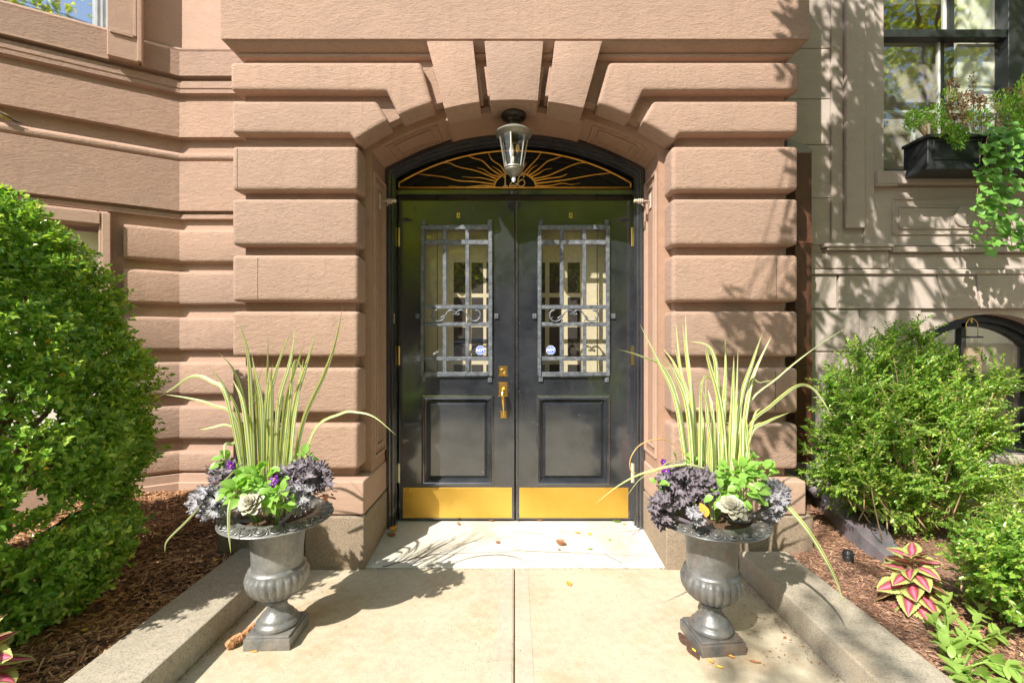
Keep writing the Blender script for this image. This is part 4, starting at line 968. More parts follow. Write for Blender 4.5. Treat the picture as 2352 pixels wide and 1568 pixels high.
MB().box(AX-AW, AX+AW, yv-.04, yv+.05, .47, .54).build('window_frame', M['blackmetal'], bwn)
ux = PX(2208, yv); MB().box(ux-.018, ux+.018, yv-.02, yv+.04, .5, 1.5).build('glazing_bar', M['blackmetal'], bwn)
MB().box(AX-AW, AX+AW, yv-.03, yv+.04, PZ(893, yv), PZ(880, yv)).build('meeting_rail', M['blackmetal'], bwn, bevel=.003, seg=1)
MB().box(AX-AW+.02, AX+AW-.02, yv+.005, yv+.009, .5, 1.55).build('pane', M['glass_r'], bwn)
MB().box(AX-AW-.3, AX+AW+.3, yv+.06, yv+.08, PZ(884, yv), 2.0).build('blind', M['cream'], bwn); MB().box(PX(2240, yv), PX(2330, yv), yv+.06, yv+.08, .6, PZ(884, yv)).build('blind', M['cream'], bwn)
MB().box(AX-AW-.3, AX+AW+.3, yv+.40, yv+.42, .2, 2.0).build('room_wall', M['dark'], nb)
MB().box(AX-AW-.06, AX+AW+.06, YN-.05, yv, .425, .478).build('sill', M['taupe'], nb, bevel=.006, seg=2)
MB().box(AX-AW-.3, 7, YN-.02, YN+.03, -.1, .415).build('foundation', M['granite'], nb)
MB().box(1.66, 7, 3.87, 9, -.1, 4.8).build('house_body', M['taupe_s'], nb)

# ---- downpipe and chute
dp = thing('downpipe', 'square rust brown downpipe in the shaded slot between the two houses', 'downpipe', (2.06, 3.3, .2))
yp = 3.20; MB().box(PX(1826, yp), PX(1865, yp), yp, yp+.11, PZ(1062, yp), PZ(350, yp)).build('pipe', M['pipe'], dp, bevel=.006, seg=2)
for v in (834, 556, 1000): MB().box(PX(1824.5, yp), PX(1866.5, yp), yp-.004, yp+.115, PZ(v+4, yp), PZ(v-12, yp)).build('pipe_collar', M['pipe'], dp, bevel=.003, seg=1)
m = MB(); x0, x1 = PX(1806, yp), PX(1867, yp); zt_ = PZ(318, yp)
m.prism([(x0, PZ(336, yp)), (PX(1826, yp), PZ(352, yp)), (x1, PZ(352, yp)), (x1, PZ(344, yp)), (PX(1845, yp), PZ(330, yp)), (x0, zt_)], yp-.004, yp+.12); m.build('hopper_head', M['lead'], dp, bevel=.005, seg=1)
MB().box(PX(1827, yp), PX(1867, yp), yp-.006, yp+.115, PZ(1083, yp), PZ(1062, yp)).build('pipe_shoe', M['lead'], dp, bevel=.004, seg=1)
MB().tube([(PX(1847, yp), yp+.05, PZ(1075, yp)), (PX(1853, yp), yp-.02, PZ(1105, yp)), (PX(1862, yp), yp-.10, PZ(1132, yp-.1))], .045, 10).build('pipe_bend', M['lead'], dp, smooth=True)
ch = thing('drain_chute', 'dented lead grey metal chute lying diagonally across the bed from the downpipe', 'chute', (2.0, 2.5, .1))
# top edges traced on the bed: near side (left) and far side (right), tapering away
pn = [(1846, 1085, .30), (1880, 1137, .27), (1960, 1212, .215), (2040, 1282, .16)]
pf = [(1900, 1082, .31), (1960, 1132, .27), (2020, 1190, .215), (2072, 1270, .16)]
m = MB(); vs = []
def seg_pts(pl): return smooth_line([G(u, v, z) for u, v, z in pl], 5)
A_, B_ = seg_pts(pn), seg_pts(pf); k = len(A_)
for a, b_ in zip(A_, B_):
    mid = (a+b_)/2; mid.z -= .02
    vs += [(a.x-.01, a.y-.01, a.z-.13), tuple(a), tuple(a+(b_-a)*.12+Vector((0, 0, .004))), tuple(mid+Vector((0, 0, .012*math.sin(a.y*30)))), tuple(b_-(b_-a)*.1), tuple(b_), (b_.x+.01, b_.y+.01, b_.z-.13)]
fs = [(i*7+j, (i+1)*7+j, (i+1)*7+j+1, i*7+j+1) for i in range(k-1) for j in range(6)] + [tuple(range(7)), tuple(range((k-1)*7, k*7))[::-1]]
m.add(vs, [f[::-1] for f in fs]); m.build('trough', M['lead'], ch, smooth=True, angle=35)
# black bait box / tray under the shrub
bt = thing('black_tray', 'low black plastic box with rounded corners half hidden under the airy shrub', 'plastic box', G(1962, 1145, .12))
c_ = Vector(G(1962, 1146, .17)); MB().box(c_.x-.13, c_.x+.15, c_.y-.07, c_.y+.09, .08, .20).build('box_body', M['plastic'], bt, bevel=.03, seg=4, smooth=True, angle=50)
MB().box(c_.x-.07, c_.x+.02, c_.y-.02, c_.y+.05, .199, .21).build('lid_plate', M['greymetal'], bt, bevel=.004, seg=1)
# bird feeder
fy = 3.30; fd = thing('bird_feeder', 'clear tube bird feeder half full of seed hanging before the arched window', 'bird feeder', P(2233, 790, fy))
fu = 2232.5; rx = 17*fy/K
def fp(v): return PZ(v, fy)
fX = PX(fu, fy)
MB().lathe([(rx, fp(775)), (rx, fp(856))], 20, (fX, fy, 0), cap=False).build('tube', M['glass_lamp'], fd, smooth=True)
MB().lathe([(rx*.94, fp(864)), (rx*.94, fp(800)), (rx*.6, fp(798))], 18, (fX, fy, 0)).build('seed', M['seed'], fd, smooth=True, angle=40)
MB().lathe([(rx*1.12, fp(776)), (rx*1.12, fp(773)), (rx*.9, fp(772)), (.003, fp(772))], 20, (fX, fy, 0)).build('lid', M['plastic'], fd)
MB().lathe([(rx*1.05, fp(872)), (rx*1.05, fp(862)), (rx*.5, fp(860))], 20, (fX, fy, 0)).build('base', M['plastic'], fd)
MB().tube([(fX-rx*.8, fy, fp(774))] + [(fX-rx*.8*math.cos(a), fy, fp(748)+rx*.9*math.sin(a)) for a in [math.pi*i/10 for i in range(11)]] + [(fX+rx*.8, fy, fp(774))], .0025, 5).build('bail', M['brass'], fd, smooth=True)
MB().tube([(fX+.003, fy, fp(741)), (fX, fy+.005, fp(736)), (fX-.012, fy+.01, fp(730))], .005, 6).build('hook', M['brass'], fd); MB().tube([(fX, fy+.005, fp(736)), (fX+.016, fy+.012, fp(731)), (fX+.02, yv-.05, fp(730))], .004, 6).build('hook', M['brass'], fd)
for (du, v, s_) in ((6, 820, 1), (-12, 850, -1)):
    MB().ball((fX+du*fy/K, fy-rx*.72, fp(v)), (.017, .012, .022)).build('feeding_port', M['plastic'], fd, smooth=True); MB().tube([(fX+du*fy/K, fy-rx*.8, fp(v+7)), (fX+(du+18*s_)*fy/K, fy-rx*1.1, fp(v+7))], .003, 5).build('perch', M['plastic'], fd)

# ---- window box
wb = thing('window_box', 'black panelled window box overflowing with plants under the tall right window', 'window box', (3.3, 3.3, 2.7))
X0, X1, Y0, Y1 = 2.925, 3.86, 3.225, 3.43
zt0_, zb0_ = PZ(318, 3.225), PZ(398, 3.225)+.004
zb0_ = 2.545+.0; zt0_ = 2.79
MB().box(X0, X1, Y0, Y1, 2.60, 2.79).build('box_side', M['blackmetal'], wb, bevel=.004, seg=1)
MB().box(X0-.012, X1+.012, Y0-.012, Y1, 2.565, 2.60).build('base_moulding', M['blackmetal'], wb, bevel=.006, seg=2); MB().box(X0-.005, X1+.005, Y0-.005, Y1, 2.60, 2.615).build('base_moulding', M['blackmetal'], wb, bevel=.003, seg=2)
MB().box(X0-.016, X1+.016, Y0-.016, Y1, 2.79, 2.815).build('rim', M['blackmetal'], wb, bevel=.006, seg=2)
for a, b_ in ((X0+.035, X0+.44), (X0+.50, X1-.035)):
    m = MB(); w = .01
    for q in ((a, b_, 2.765, 2.775), (a, b_, 2.635, 2.645), (a, a+w, 2.645, 2.765), (b_-w, b_, 2.645, 2.765)): m.box(q[0], q[1], Y0-.008, Y0+.001, q[2], q[3])
    m.build('panel_moulding', M['blackmetal'], wb, bevel=.002, seg=1)
MB().box(X0+.01, X1-.01, Y0+.01, Y1-.01, 2.78, 2.822).build('soil', M['soil'], wb)
# ================================================================== BIG CLIPPED HOLLY (left)
def prof_r(z):
    zs = [.14, .25, .42, .73, 1.05, 1.25, 1.45, 1.71, 1.92, 2.0, 2.11]; rs = [.48, .61, .66, .695, .69, .66, .60, .50, .37, .27, .03]
    return float(np.interp(z, zs, rs))
def shoot_cluster(ends, dirs, n_leaf, length, ll, lw, spread=.9, mat=None, flat=0.0, jit=.25, curl=.12, fold=.2):
    """leaf pairs along the last `length` of each shoot"""
    m = len(ends); t = np.tile(np.linspace(0.0, 1.0, n_leaf), m); E = np.repeat(ends, n_leaf, 0); D = unit(np.repeat(dirs, n_leaf, 0))
    pos = E - D*((1-t)*length)[:, None]
    az = (np.tile(np.arange(n_leaf), m) % 2)*math.pi + np.tile((np.arange(n_leaf)//2) % 2, m)*(math.pi/2 if flat < .5 else .5) + np.repeat(rng.uniform(0, 6.28, m), n_leaf) * (1 if flat < .5 else .15)
    a = unit(np.cross(D, np.tile([[.1, .2, 1.0]], (len(D), 1)))); b_ = np.cross(D, a)
    side = a*np.cos(az)[:, None] + b_*np.sin(az)[:, None]
    ld = unit(side*spread + D*(.55+.5*t)[:, None] + rng.normal(0, jit, pos.shape))
    nr = unit(D + np.array([0, 0, .6]) + rng.normal(0, .3, pos.shape))
    L = ll*rng.uniform(.7, 1.15, len(pos))*(1-.25*t); return leaves(pos, ld, nr, L, L*lw, fold, curl)
HC = Vector((-2.5, 1.95, 0))
holly = thing('clipped_holly', 'tall rounded broadleaf evergreen shrub filling the left edge, glossy green leaves with holes', 'shrub', (HC.x, HC.y, .1))
holes = [(P(120, 952, 1.75), .09), (P(85, 1140, 1.7), .07), (P(255, 1165, 2.0), .07), (P(150, 1190, 1.8), .06), (P(262, 800, 2.0), .04), (P(60, 1230, 1.7), .09), (P(200, 1150, 1.9), .07)]
def bulge(a, z): return 1 + .06*math.sin(a*5+z*3.1) + .05*math.sin(a*11-z*7) + .045*math.sin(z*15+a*3)
E = []; D = []
cnt = 0
while len(E) < 8600:
    z = random.uniform(.14, 2.11); r = prof_r(z)
    if random.random() > (r+.22+(.25 if z < .6 else 0)): continue
    a = random.uniform(0, 2*math.pi)
    if math.cos(a) < -.3 and random.random() < .6: continue         # thinner at the far hidden side
    rr = r*bulge(a, z)*random.choice([1, 1, 1, 1.0, .94, .86, .76, 1.07]) + random.gauss(0, .012)
    p = (HC.x+rr*math.cos(a), HC.y+rr*math.sin(a), z)
    # open holes along the sight lines
    bad = False
    for (h_o, r_o) in holes:
        hv = Vector(h_o)-Vector((0, 0, H)); pv = Vector(p)-Vector((0, 0, H)); tt = pv.dot(hv)/hv.length_squared
        if (pv-hv*tt).length/tt < r_o*.72*random.uniform(.6, 1.1): bad = True; break
    if bad and random.random() < .93: continue
    E.append(p); nz_ = (z-.9)*.7; D.append((math.cos(a), math.sin(a), .35+nz_*.6+random.gauss(0, .35)))
E = np.array(E); D = np.array(D)+rng.normal(0, .28, (len(E), 3))
V, F = shoot_cluster(E, D, 9, .075, .036, .58)
co = link('foliage', np_mesh('foliage', V, F, M['holly'], True), holly); co['kind'] = 'stuff'
# a few yellowed leaves among them
idx = rng.choice(len(E), 50); V, F = leaves(E[idx], D[idx], rng.normal(size=(50, 3)), .034, .02)
o = link('yellowed_leaves', np_mesh('yellowed_leaves', V, F, M['yellowleaf'], True), holly); o['kind'] = 'stuff'
m = MB()
for i in range(46):
    a = random.uniform(0, 6.28); z1 = random.uniform(.5, 2.0); r = prof_r(z1)*random.uniform(.6, .92)
    p0 = Vector((HC.x+random.gauss(0, .06), HC.y+random.gauss(0, .06), .08)); p3 = Vector((HC.x+r*math.cos(a), HC.y+r*math.sin(a), z1)); p1 = p0.lerp(p3, .4)+Vector((0, 0, -.0+random.uniform(-.05, .25)))
    m.tube(smooth_line([p0, p1, p0.lerp(p3, .75)+Vector((random.gauss(0, .04), random.gauss(0, .04), .03)), p3], 4), [.020*(1-k/12)+.003 for k in range(13)], 5)
m.build('branches', M['bark'], holly, smooth=True)
MB().tube([(HC.x, HC.y, .02), (HC.x+.02, HC.y, .3), (HC.x-.03, HC.y+.02, .7)], [.06, .05, .04], 8).build('trunk', M['bark'], holly, smooth=True)

# ================================================================== AIRY BOXWOOD (right) and low one
def airy(name, label, base, shoots, seed, nl, ll, lw, matk='box', twig=.004, sub=5, sublen=.13, subs=.5, back=1.0):
    rs = random.Random(seed); t = thing(name, label, 'shrub', base); m = MB(); E = []; D = []; TL = []
    B = Vector(base)
    for (tip, w) in shoots:
        T = Vector(tip); mid = B.lerp(T, .45) + Vector((rs.gauss(0, .05), rs.gauss(0, .05), .10*w))
        B0 = B if rs.random() < .10 else B.lerp(T, rs.uniform(.35, .6))+Vector((rs.gauss(0, .10), rs.gauss(0, .06), rs.gauss(0, .08)))
        mid = B0.lerp(T, .5)+Vector((rs.gauss(0, .03), rs.gauss(0, .03), .05*w)); ln = smooth_line([B0, mid, T], 6); k = len(ln)
        m.tube(ln, [(.009 if B0 is B else .003)*(1-i/k)+.0012 for i in range(k)], 5)
        for s_ in range(sub+int(w*3)):
            f = rs.uniform(.35, 1.0); i = min(k-2, int(f*(k-1))); p = ln[i]; d = (ln[i+1]-ln[i]).normalized()
            q = (d*.9 + Vector((rs.gauss(0, subs), rs.gauss(0, subs), rs.gauss(.12, subs*.7)))).normalized(); l_ = sublen*rs.uniform(.5, 1.3)
            e = p+q*l_; E.append(tuple(e)); D.append(tuple(q)); TL.append(l_); m.tube([p, p.lerp(e, .5)+Vector((0, 0, .006)), e], [.0014, .0011, .0008], 3, caps=False)
        E.append(tuple(ln[-1])); D.append(tuple((ln[-1]-ln[-3]).normalized())); TL.append(sublen)
    m.build('branches', M['twig'], t, smooth=True)
    V, F = shoot_cluster(np.array(E), np.array(D), nl, sublen*.95, ll, lw, spread=.85, flat=1.0, jit=.18)
    o = link('foliage', np_mesh('foliage', V, F, M[matk], True), t); o['kind'] = 'stuff'; return t
rs = random.Random(3)
sh_ = []
outline = [(1855, 1095), (1850, 1035), (1885, 1000), (1880, 960), (1900, 920), (1890, 860), (1935, 835), (1985, 830), (1975, 775), (2035, 745), (2100, 735), (2160, 770), (2145, 800), (2200, 795), (2215, 830), (2290, 850), (2250, 880), (2335, 860), (2230, 930), (2335, 945), (2300, 975), (2345, 1000), (2240, 1040), (2330, 1090), (2345, 1130), (2250, 1130), (2200, 1190), (2110, 1215), (2050, 1190), (1960, 1170), (1900, 1130)]
for (u, v) in outline:
    for k in range(3):
        y = rs.uniform(2.65, 3.05); c = (2080, 990); f = rs.uniform(.86, 1.0); sh_.append((P(c[0]+(u-c[0])*f+rs.gauss(0, 6), c[1]+(v-c[1])*f+rs.gauss(0, 6), y), 1))
for k in range(150):
    a = rs.uniform(0, 6.28); f = math.sqrt(rs.uniform(.02, .8)); u, v = outline[int(a/6.2832*len(outline)) % len(outline)]; c = (2080, 990)
    y = 2.84+rs.choice([-1, -1, -1, 1])*.42*math.sqrt(1-f*f)*rs.uniform(.3, 1); sh_.append((P(c[0]+(u-c[0])*f+rs.gauss(0, 12), c[1]+(v-c[1])*f+rs.gauss(0, 12), y), .5))
bx, by, bz = G(2085, 1195, .13); 
airy('boxwood_shrub', 'airy wide spreading boxwood growing before the arched basement window', (PX(2090, 2.85), 2.85, .12), sh_, 5, 15, .032, .50, sub=10, subs=.8)
sh_ = []
ol2 = [(2150, 1215), (2170, 1255), (2180, 1290), (2215, 1330), (2230, 1370), (2290, 1400), (2340, 1425), (2400, 1440), (2420, 1350), (2420, 1260), (2400, 1200), (2340, 1180), (2280, 1185), (2260, 1190), (2205, 1200)]
for (u, v) in ol2:
    for k in range(3):
        y = rs.uniform(1.85, 2.1); c = (2375, 1325); f = rs.uniform(.70, .86); sh_.append((P(c[0]+(u-c[0])*f+rs.gauss(0, 6), c[1]+(v-c[1])*f, y), 1))
for k in range(90):
    f = math.sqrt(rs.uniform(.02, .8)); u, v = ol2[rs.randrange(len(ol2))]; c = (2375, 1325); f *= .8; y = 2.0+rs.choice([-1, -1, 1])*.3*math.sqrt(1-f*f)*rs.random(); sh_.append((P(c[0]+(u-c[0])*f+rs.gauss(0, 10), c[1]+(v-c[1])*f+rs.gauss(0, 10), y), .5))
airy('boxwood_shrub', 'low bright boxwood with bigger round leaves at the right edge, beside the pink leaved plant', (PX(2390, 1.98), 1.98, .10), sh_, 9, 10, .032, .60, sub=7, sublen=.10, subs=.8)
sh_ = [(P(u, v, y), 1) for u, v, y in [(2280, 1165, 2.6), (2290, 1150, 2.65), (2320, 1120, 2.6), (2345, 1150, 2.5), (2330, 1180, 2.5), (2300, 1170, 2.7), (2290, 1180, 2.5), (2350, 1100, 2.7), (2290, 1160, 2.6), (2370, 1120, 2.6)]]
airy('boxwood_shrub', 'small low boxwood clump between the airy boxwood and the grey river stones', (PX(2330, 2.6), 2.6, .12), sh_, 13, 11, .024, .46, sub=12, sublen=.12)

# ================================================================== COLEUS and herb
def coleus_leaf_mesh(l, w, name='leaf', mat='coleus', teeth=11, droop=.35, serr=.07):
    n = teeth*2; V = []; UV = []
    for i in range(n+1):
        t = i/n; ww = w*.5*(math.sin(math.pi*min(1, t**.72))**.8)*(1 if t < 1 else 0); ww = ww*(1+(serr if i % 2 else -serr))
        if i in (0, n): ww = 0
        z = -droop*l*t*t + .02*l*math.sin(t*16)*.5
        for s_, q in ((-1, 1), (-.5, .5), (0, 0), (.5, .5), (1, 1)):
            V.append((s_*ww, t*l, z + abs(s_)*ww*.28 - (abs(s_)**2)*ww*.22)); UV.append((abs(s_)*.9+.05 if ww else 1, t))
    F = [(i*5+j, i*5+j+1, (i+1)*5+j+1, (i+1)*5+j) for i in range(n) for j in range(4)]
    m = MB(); m.add(V, F, UV); return m.mesh(name, M[mat], smooth=True)
cm = [coleus_leaf_mesh(1, .86, droop=.3), coleus_leaf_mesh(1, .78, droop=.5), coleus_leaf_mesh(1, .9, droop=.18)]
def leafy_plant(name, label, cat, base, h, specs, meshes, stem_mat, seed=1, sr=.004):
    rs = random.Random(seed); t = thing(name, label, cat, base); B = Vector(base)
    for (az, zf_, r0, l, el) in specs:       # azimuth deg, height fraction, stalk length, leaf length, elevation deg
        a = R(az); p = B + Vector((0, 0, h*zf_)); d = Vector((math.cos(a)*math.cos(R(el)), math.sin(a)*math.cos(R(el)), math.sin(R(el))))
        q = p + d*r0; o = link('leaf', rs.choice(meshes), t, q, None, l)
        rot = d.to_track_quat('Y', 'Z'); o.rotation_euler = (rot @ Quaternion((0, 1, 0), rs.uniform(-.6, .6))).to_euler()
    m = MB(); m.tube([B-Vector((0, 0, .03)), B+Vector((.004, 0, h*.5)), B+Vector((0, 0, h))], [sr*1.3, sr, sr*.7], 6)
    for (az, zf_, r0, l, el) in specs:
        a = R(az); p = B + Vector((0, 0, h*zf_)); d = Vector((math.cos(a)*math.cos(R(el)), math.sin(a)*math.cos(R(el)), math.sin(R(el)))); m.tube([p, p+d*(r0+.004)], sr*.4, 4)
    m.build('stem', M[stem_mat], t, smooth=True); return t
def whorl_specs(n, seed, l0, l1, r=.05, top=35):
    rs = random.Random(seed); out = []
    for i in range(n):
        f = i/(n-1); out.append((i*137.5+rs.uniform(-12, 12), .15+.85*f, r*(1.25-f), (l0+(l1-l0)*math.sin(math.pi*min(1, f+.25))*rs.uniform(.85, 1.1)), -20+f*(top+20)+rs.uniform(-6, 6)))
    return out
gb = G(2098, 1395, .10)
leafy_plant('coleus', 'pink and maroon coleus with lime serrated leaf edges, in the right bed near the chute', 'coleus', gb, .24, whorl_specs(48, 4, .085, .120, .050, 38), cm, 'twig', 4)
gb = (PX(-38, 1.60), 1.55, .10)
leafy_plant('coleus', 'pink centred coleus with lime leaf edges cut by the bottom left corner', 'coleus', gb, .22, whorl_specs(34, 8, .10, .14, .05, 34), cm, 'twig', 8)
# pale green herb: three sprawling stems of opposite oval leaves
def oval_leaf(w=.6, mat='herb', name='leaf', cup=.2, droop=.25):
    m = MB(); n = 8; V = []; UV = []
    for i in range(n+1):
        t = i/n; ww = 0 if i in (0, n) else w*.5*math.sin(math.pi*t**.85)**.8; z = -droop*t*t
        for s_ in (-1, 0, 1): V.append((s_*ww, t, z+(cup*ww if s_ else 0)))
    F = [(i*3+j, i*3+j+1, (i+1)*3+j+1, (i+1)*3+j) for i in range(n) for j in range(2)]
    m.add(V, F); return m.mesh(name, M[mat], smooth=True)
hm = [oval_leaf(.6), oval_leaf(.5, droop=.4), oval_leaf(.68, droop=.1)]
herb = thing('herb_plant', 'sprawling pale green plant with pairs of pointed oval leaves in the bottom right bed', 'plant', G(2230, 1500, .10))
stems = [[(2200, 1520, .06), (2180, 1470, .14), (2175, 1400, .22), (2165, 1375, .25)], [(2200, 1520, .06), (2215, 1470, .15), (2245, 1420, .22), (2250, 1395, .24)], [(2210, 1530, .05), (2190, 1480, .12), (2150, 1440, .16), (2140, 1420, .18)],
         [(2210, 1530, .05), (2240, 1480, .12), (2285, 1460, .17), (2310, 1450, .18)], [(2215, 1535, .04), (2260, 1520, .10), (2310, 1530, .14), (2335, 1535, .15)], [(2215, 1535, .04), (2200, 1545, .08), (2180, 1500, .10), (2160, 1470, .12)], [(2220, 1540, .04), (2280, 1560, .08), (2320, 1590, .10), (2350, 1590, .11)], [(2215, 1535, .04), (2230, 1560, .08), (2240, 1590, .11), (2260, 1600, .12)]]
m = MB(); rs = random.Random(6)
hp_ = lambda u, v, z: Vector(G(u, v, .08+z*.5)) 
for st in stems:
    ln = smooth_line([hp_(u, v, z) for u, v, z in st], 4); k = len(ln); m.tube(ln, [.004*(1-i/k)+.0012 for i in range(k)], 5)
    for i in list(range(2, k, 1)):
        d = (ln[min(i+1, k-1)]-ln[i-1]).normalized()
        for s_ in (-1, 1):
            side = (Quaternion(d, R(90 if (i//2) % 2 else 10)) @ d.cross(Vector((0, -.4, 1))).normalized())*s_; ld = (side + d*.5 + Vector((0, -.15, .25))+Vector((rs.gauss(0, .2), rs.gauss(0, .2), rs.gauss(0, .2)))).normalized()
            if i == k-1: ld = (ld+d*1.2).normalized()
            o = link('leaf', rs.choice(hm), herb, ln[i], ld.to_track_quat('Y', 'Z').to_euler(), (.054 if i < k-2 else .040)*rs.uniform(.75, 1.15))
m.build('stem', M['herb'], herb, smooth=True)
# small weeds near the chute
def weed(label, u, v, n, s, seed):
    rs = random.Random(seed); g_ = G(u, v, .13); t = thing('seedling', label, 'seedling', g_)
    for i in range(n):
        a = rs.uniform(0, 6.28); d = Vector((math.cos(a), math.sin(a), rs.uniform(.2, .8))).normalized(); link('leaf', rs.choice(hm), t, Vector(g_)+d*rs.uniform(.01, .04)+Vector((rs.gauss(0, .02), rs.gauss(0, .02), 0)), d.to_track_quat('Y', 'Z').to_euler(), s*rs.uniform(.7, 1.2))
weed('small round leaved green seedling beside the brown right plinth and the metal chute', 1885, 1205, 8, .035, 1)
weed('creeping green weed on the far side of the metal chute under the boxwood', 2010, 1215, 10, .035, 2)
weed('tiny green weed furthest right of the chute on the dry soil', 2060, 1248, 7, .028, 3)

# ================================================================== FLAX URNS
def urn(root_loc, rot, mat, label):
    t = thing('cast_iron_urn', label, 'urn', root_loc, 'cast iron urns flanking the entrance'); L = Vector(root_loc)
    def part(nm, mb, **k): 
        return link_m(nm, mb.mesh(nm, mat, **k), t, Matrix.Translation(L) @ Matrix.Rotation(R(rot), 4, 'Z'))
    pl = MB().box(-.101, .101, -.101, .101, 0, .050); part('plinth', pl, bevel=.004, seg=2)
    part('plinth_cap', MB().box(-.094, .094, -.094, .094, .050, .061), bevel=.005, seg=2)
    part('foot', MB().lathe([(.086, .061), (.090, .066), (.092, .075), (.088, .085), (.078, .090), (.076, .093), (.076, .098), (.070, .108), (.060, .118), (.050, .128), (.043, .142), (.040, .158), (.039, .168), (.050, .170), (.054, .176), (.050, .183), (.044, .186)], 40), smooth=True, angle=50)
    lob = lambda a, z: (.0125*(abs(math.cos(12*a))**.55) if .19 < z < .315 else 0) * math.sin(math.pi*min(1, max(0, (z-.188)/.127)))**.5
    part('bowl', MB().lathe([(.044, .186), (.060, .192), (.080, .203), (.098, .220), (.112, .241), (.121, .264), (.1255, .286), (.124, .303), (.119, .314), (.121, .319), (.121, .324), (.112, .330), (.108, .335)], 144, mod=lob), smooth=True)
    part('body', MB().lathe([(.108, .333), (.1075, .36), (.109, .40), (.113, .45), (.119, .49), (.127, .515), (.145, .530), (.165, .538)], 48, cap=False), smooth=True)
    part('rim', MB().lathe([(.150, .533), (.200, .540), (.236, .545), (.240, .549), (.236, .554), (.214, .563), (.190, .569), (.166, .571), (.160, .560), (.155, .540)], 64, cap=False), smooth=True, angle=50)
    for k in range(22):
        a = 2*math.pi*k/22
        m = MB(); m.ball((.206, 0, .5645), (.021, .017, .008), 12, 8)
        pts = [(.232-.050*math.sin(math.pi*(.5+.5*0))*0 + .0, 0, 0)]
        ring = [(.208+.027*math.cos(b_)*-1, .024*math.sin(b_), .5660-.006*(math.cos(b_)*-1)) for b_ in [R(-125)+R(250)*i/10 for i in range(11)]]
        ring = [(.204-.028*math.cos(b_), .0235*math.sin(b_), .5655+.0045*math.cos(b_)) for b_ in [R(-130)+R(260)*i/10 for i in range(11)]]
        m.tube([(2*.206-x, y, .5655+(.206-x)*-.16*-1 if False else .5655-(2*.206-x-.206)*.20) for x, y, z in ring], .0042, 5)
        o = link_m('egg_moulding', m.mesh('egg_moulding', mat, smooth=True) if k == 0 else eggme, t, Matrix.Translation(L) @ Matrix.Rotation(R(rot)+a, 4, 'Z')); eggme = o.data
        m = MB(); m.tube([(.182, 0, .570), (.232, 0, .558)], [.003, .005], 5)
        o = link_m('dart_moulding', m.mesh('dart_moulding', mat, smooth=True) if k == 0 else dartme, t, Matrix.Translation(L) @ Matrix.Rotation(R(rot)+a+math.pi/22, 4, 'Z')); dartme = o.data
    link_m('soil', MB().lathe([(.158, .548), (.10, .560), (.002, .566)], 30, cap=False).mesh('soil', M['soil'], smooth=True), t, Matrix.Translation(L))
    return t
UL, UR = Vector((-1.088, 2.086, 0)), Vector((.886, 2.051, 0))
urn(UL, 1.5, M['urn_l'], 'pale greyed iron urn planter left of the door, with a fluted bowl')
urn(UR, 6.0, M['urn_r'], 'darker rust tinged iron urn planter right of the door, with a fluted bowl')

def blade_mesh(pts, w, seed, tipw=.0):
    rs = random.Random(seed); ln = smooth_line(pts, 5); k = len(ln); m = MB(); V = []; UV = []
    tw0 = rs.uniform(-.9, .9); tws = rs.uniform(-.9, .9); L = sum((ln[i+1]-ln[i]).length for i in range(k-1))
    for i, p in enumerate(ln):
        t = i/(k-1); d = (ln[min(i+1, k-1)]-ln[max(i-1, 0)]).normalized(); view = Vector((p.x, p.y, p.z-H)).normalized()
        side = d.cross(view).normalized(); nrm = side.cross(d); a = tw0*.6+tws*t; s2 = side*math.cos(a)+nrm*math.sin(a); n2 = d.cross(s2)
        ww = w*.98*(.62+.38*min(1, t*4))*(1-max(0, (t-.30)/.70)**1.7)*.5+.0004
        for s_ in (-1, 0, 1): V.append(p+s2*s_*ww + n2*(ww*.35 if s_ == 0 else 0)); UV.append(((s_+1)/2, t))
    F = [(i*3+j, i*3+j+1, (i+1)*3+j+1, (i+1)*3+j) for i in range(k-1) for j in range(2)]
    m.add(V, F, UV); return m.mesh('blade', M['blade'], smooth=True)
BL = [[(930,1480),(850,1080),(700,760),(548,560)], [(900,1450),(820,1090),(610,940),(400,880),(180,845)], [(940,1420),(740,900),(600,730),(430,680),(250,790),(50,915)], [(940,1480),(860,1250),(740,1120),(600,1140),(500,1158),(478,1120)],
      [(1000,1480),(900,1000),(800,640),(655,465)], [(980,1470),(890,1000),(785,705)], [(990,1480),(955,1000),(925,500),(840,185)], [(1040,1480),(1010,900),(960,490)], [(1060,1500),(1050,1000),(1000,700),(955,500)],
      [(1080,1500),(1090,1000),(1105,330)], [(1120,1500),(1110,1000),(1170,650),(1310,265)], [(1130,1500),(1140,900),(1130,700),(1145,570)], [(1160,1500),(1190,1000),(1290,600),(1325,420),(1345,250)], [(1180,1500),(1250,1000),(1340,650),(1425,395)],
      [(1190,1500),(1290,1000),(1330,600),(1380,555),(1455,815)], [(1220,1480),(1360,900),(1420,530)], [(1230,1480),(1330,1000),(1440,600),(1540,275)], [(1290,1450),(1400,1150),(1600,680),(1700,400),(1775,55)],
      [(1330,1450),(1500,1200),(1750,1020),(1900,1005),(2060,1050),(2245,1205)], [(900,1480),(850,1330),(770,1290),(715,1300),(712,1440)], [(960,1480),(930,1150),(1000,800),(1060,580)], [(1050,1480),(1020,1250),(1000,1000),(985,800)], [(1200,1480),(1180,1200),(1230,900),(1240,820)],
      [(1000,1480),(960,1200),(900,1000),(870,850)], [(1270,1480),(1330,1150),(1370,900),(1390,800)], [(1100,1490),(1130,1250),(1150,1080)], [(1240,1490),(1260,1150),(1300,900),(1280,780)], [(1070,1480),(1070,1150),(1090,850),(1110,620)]]
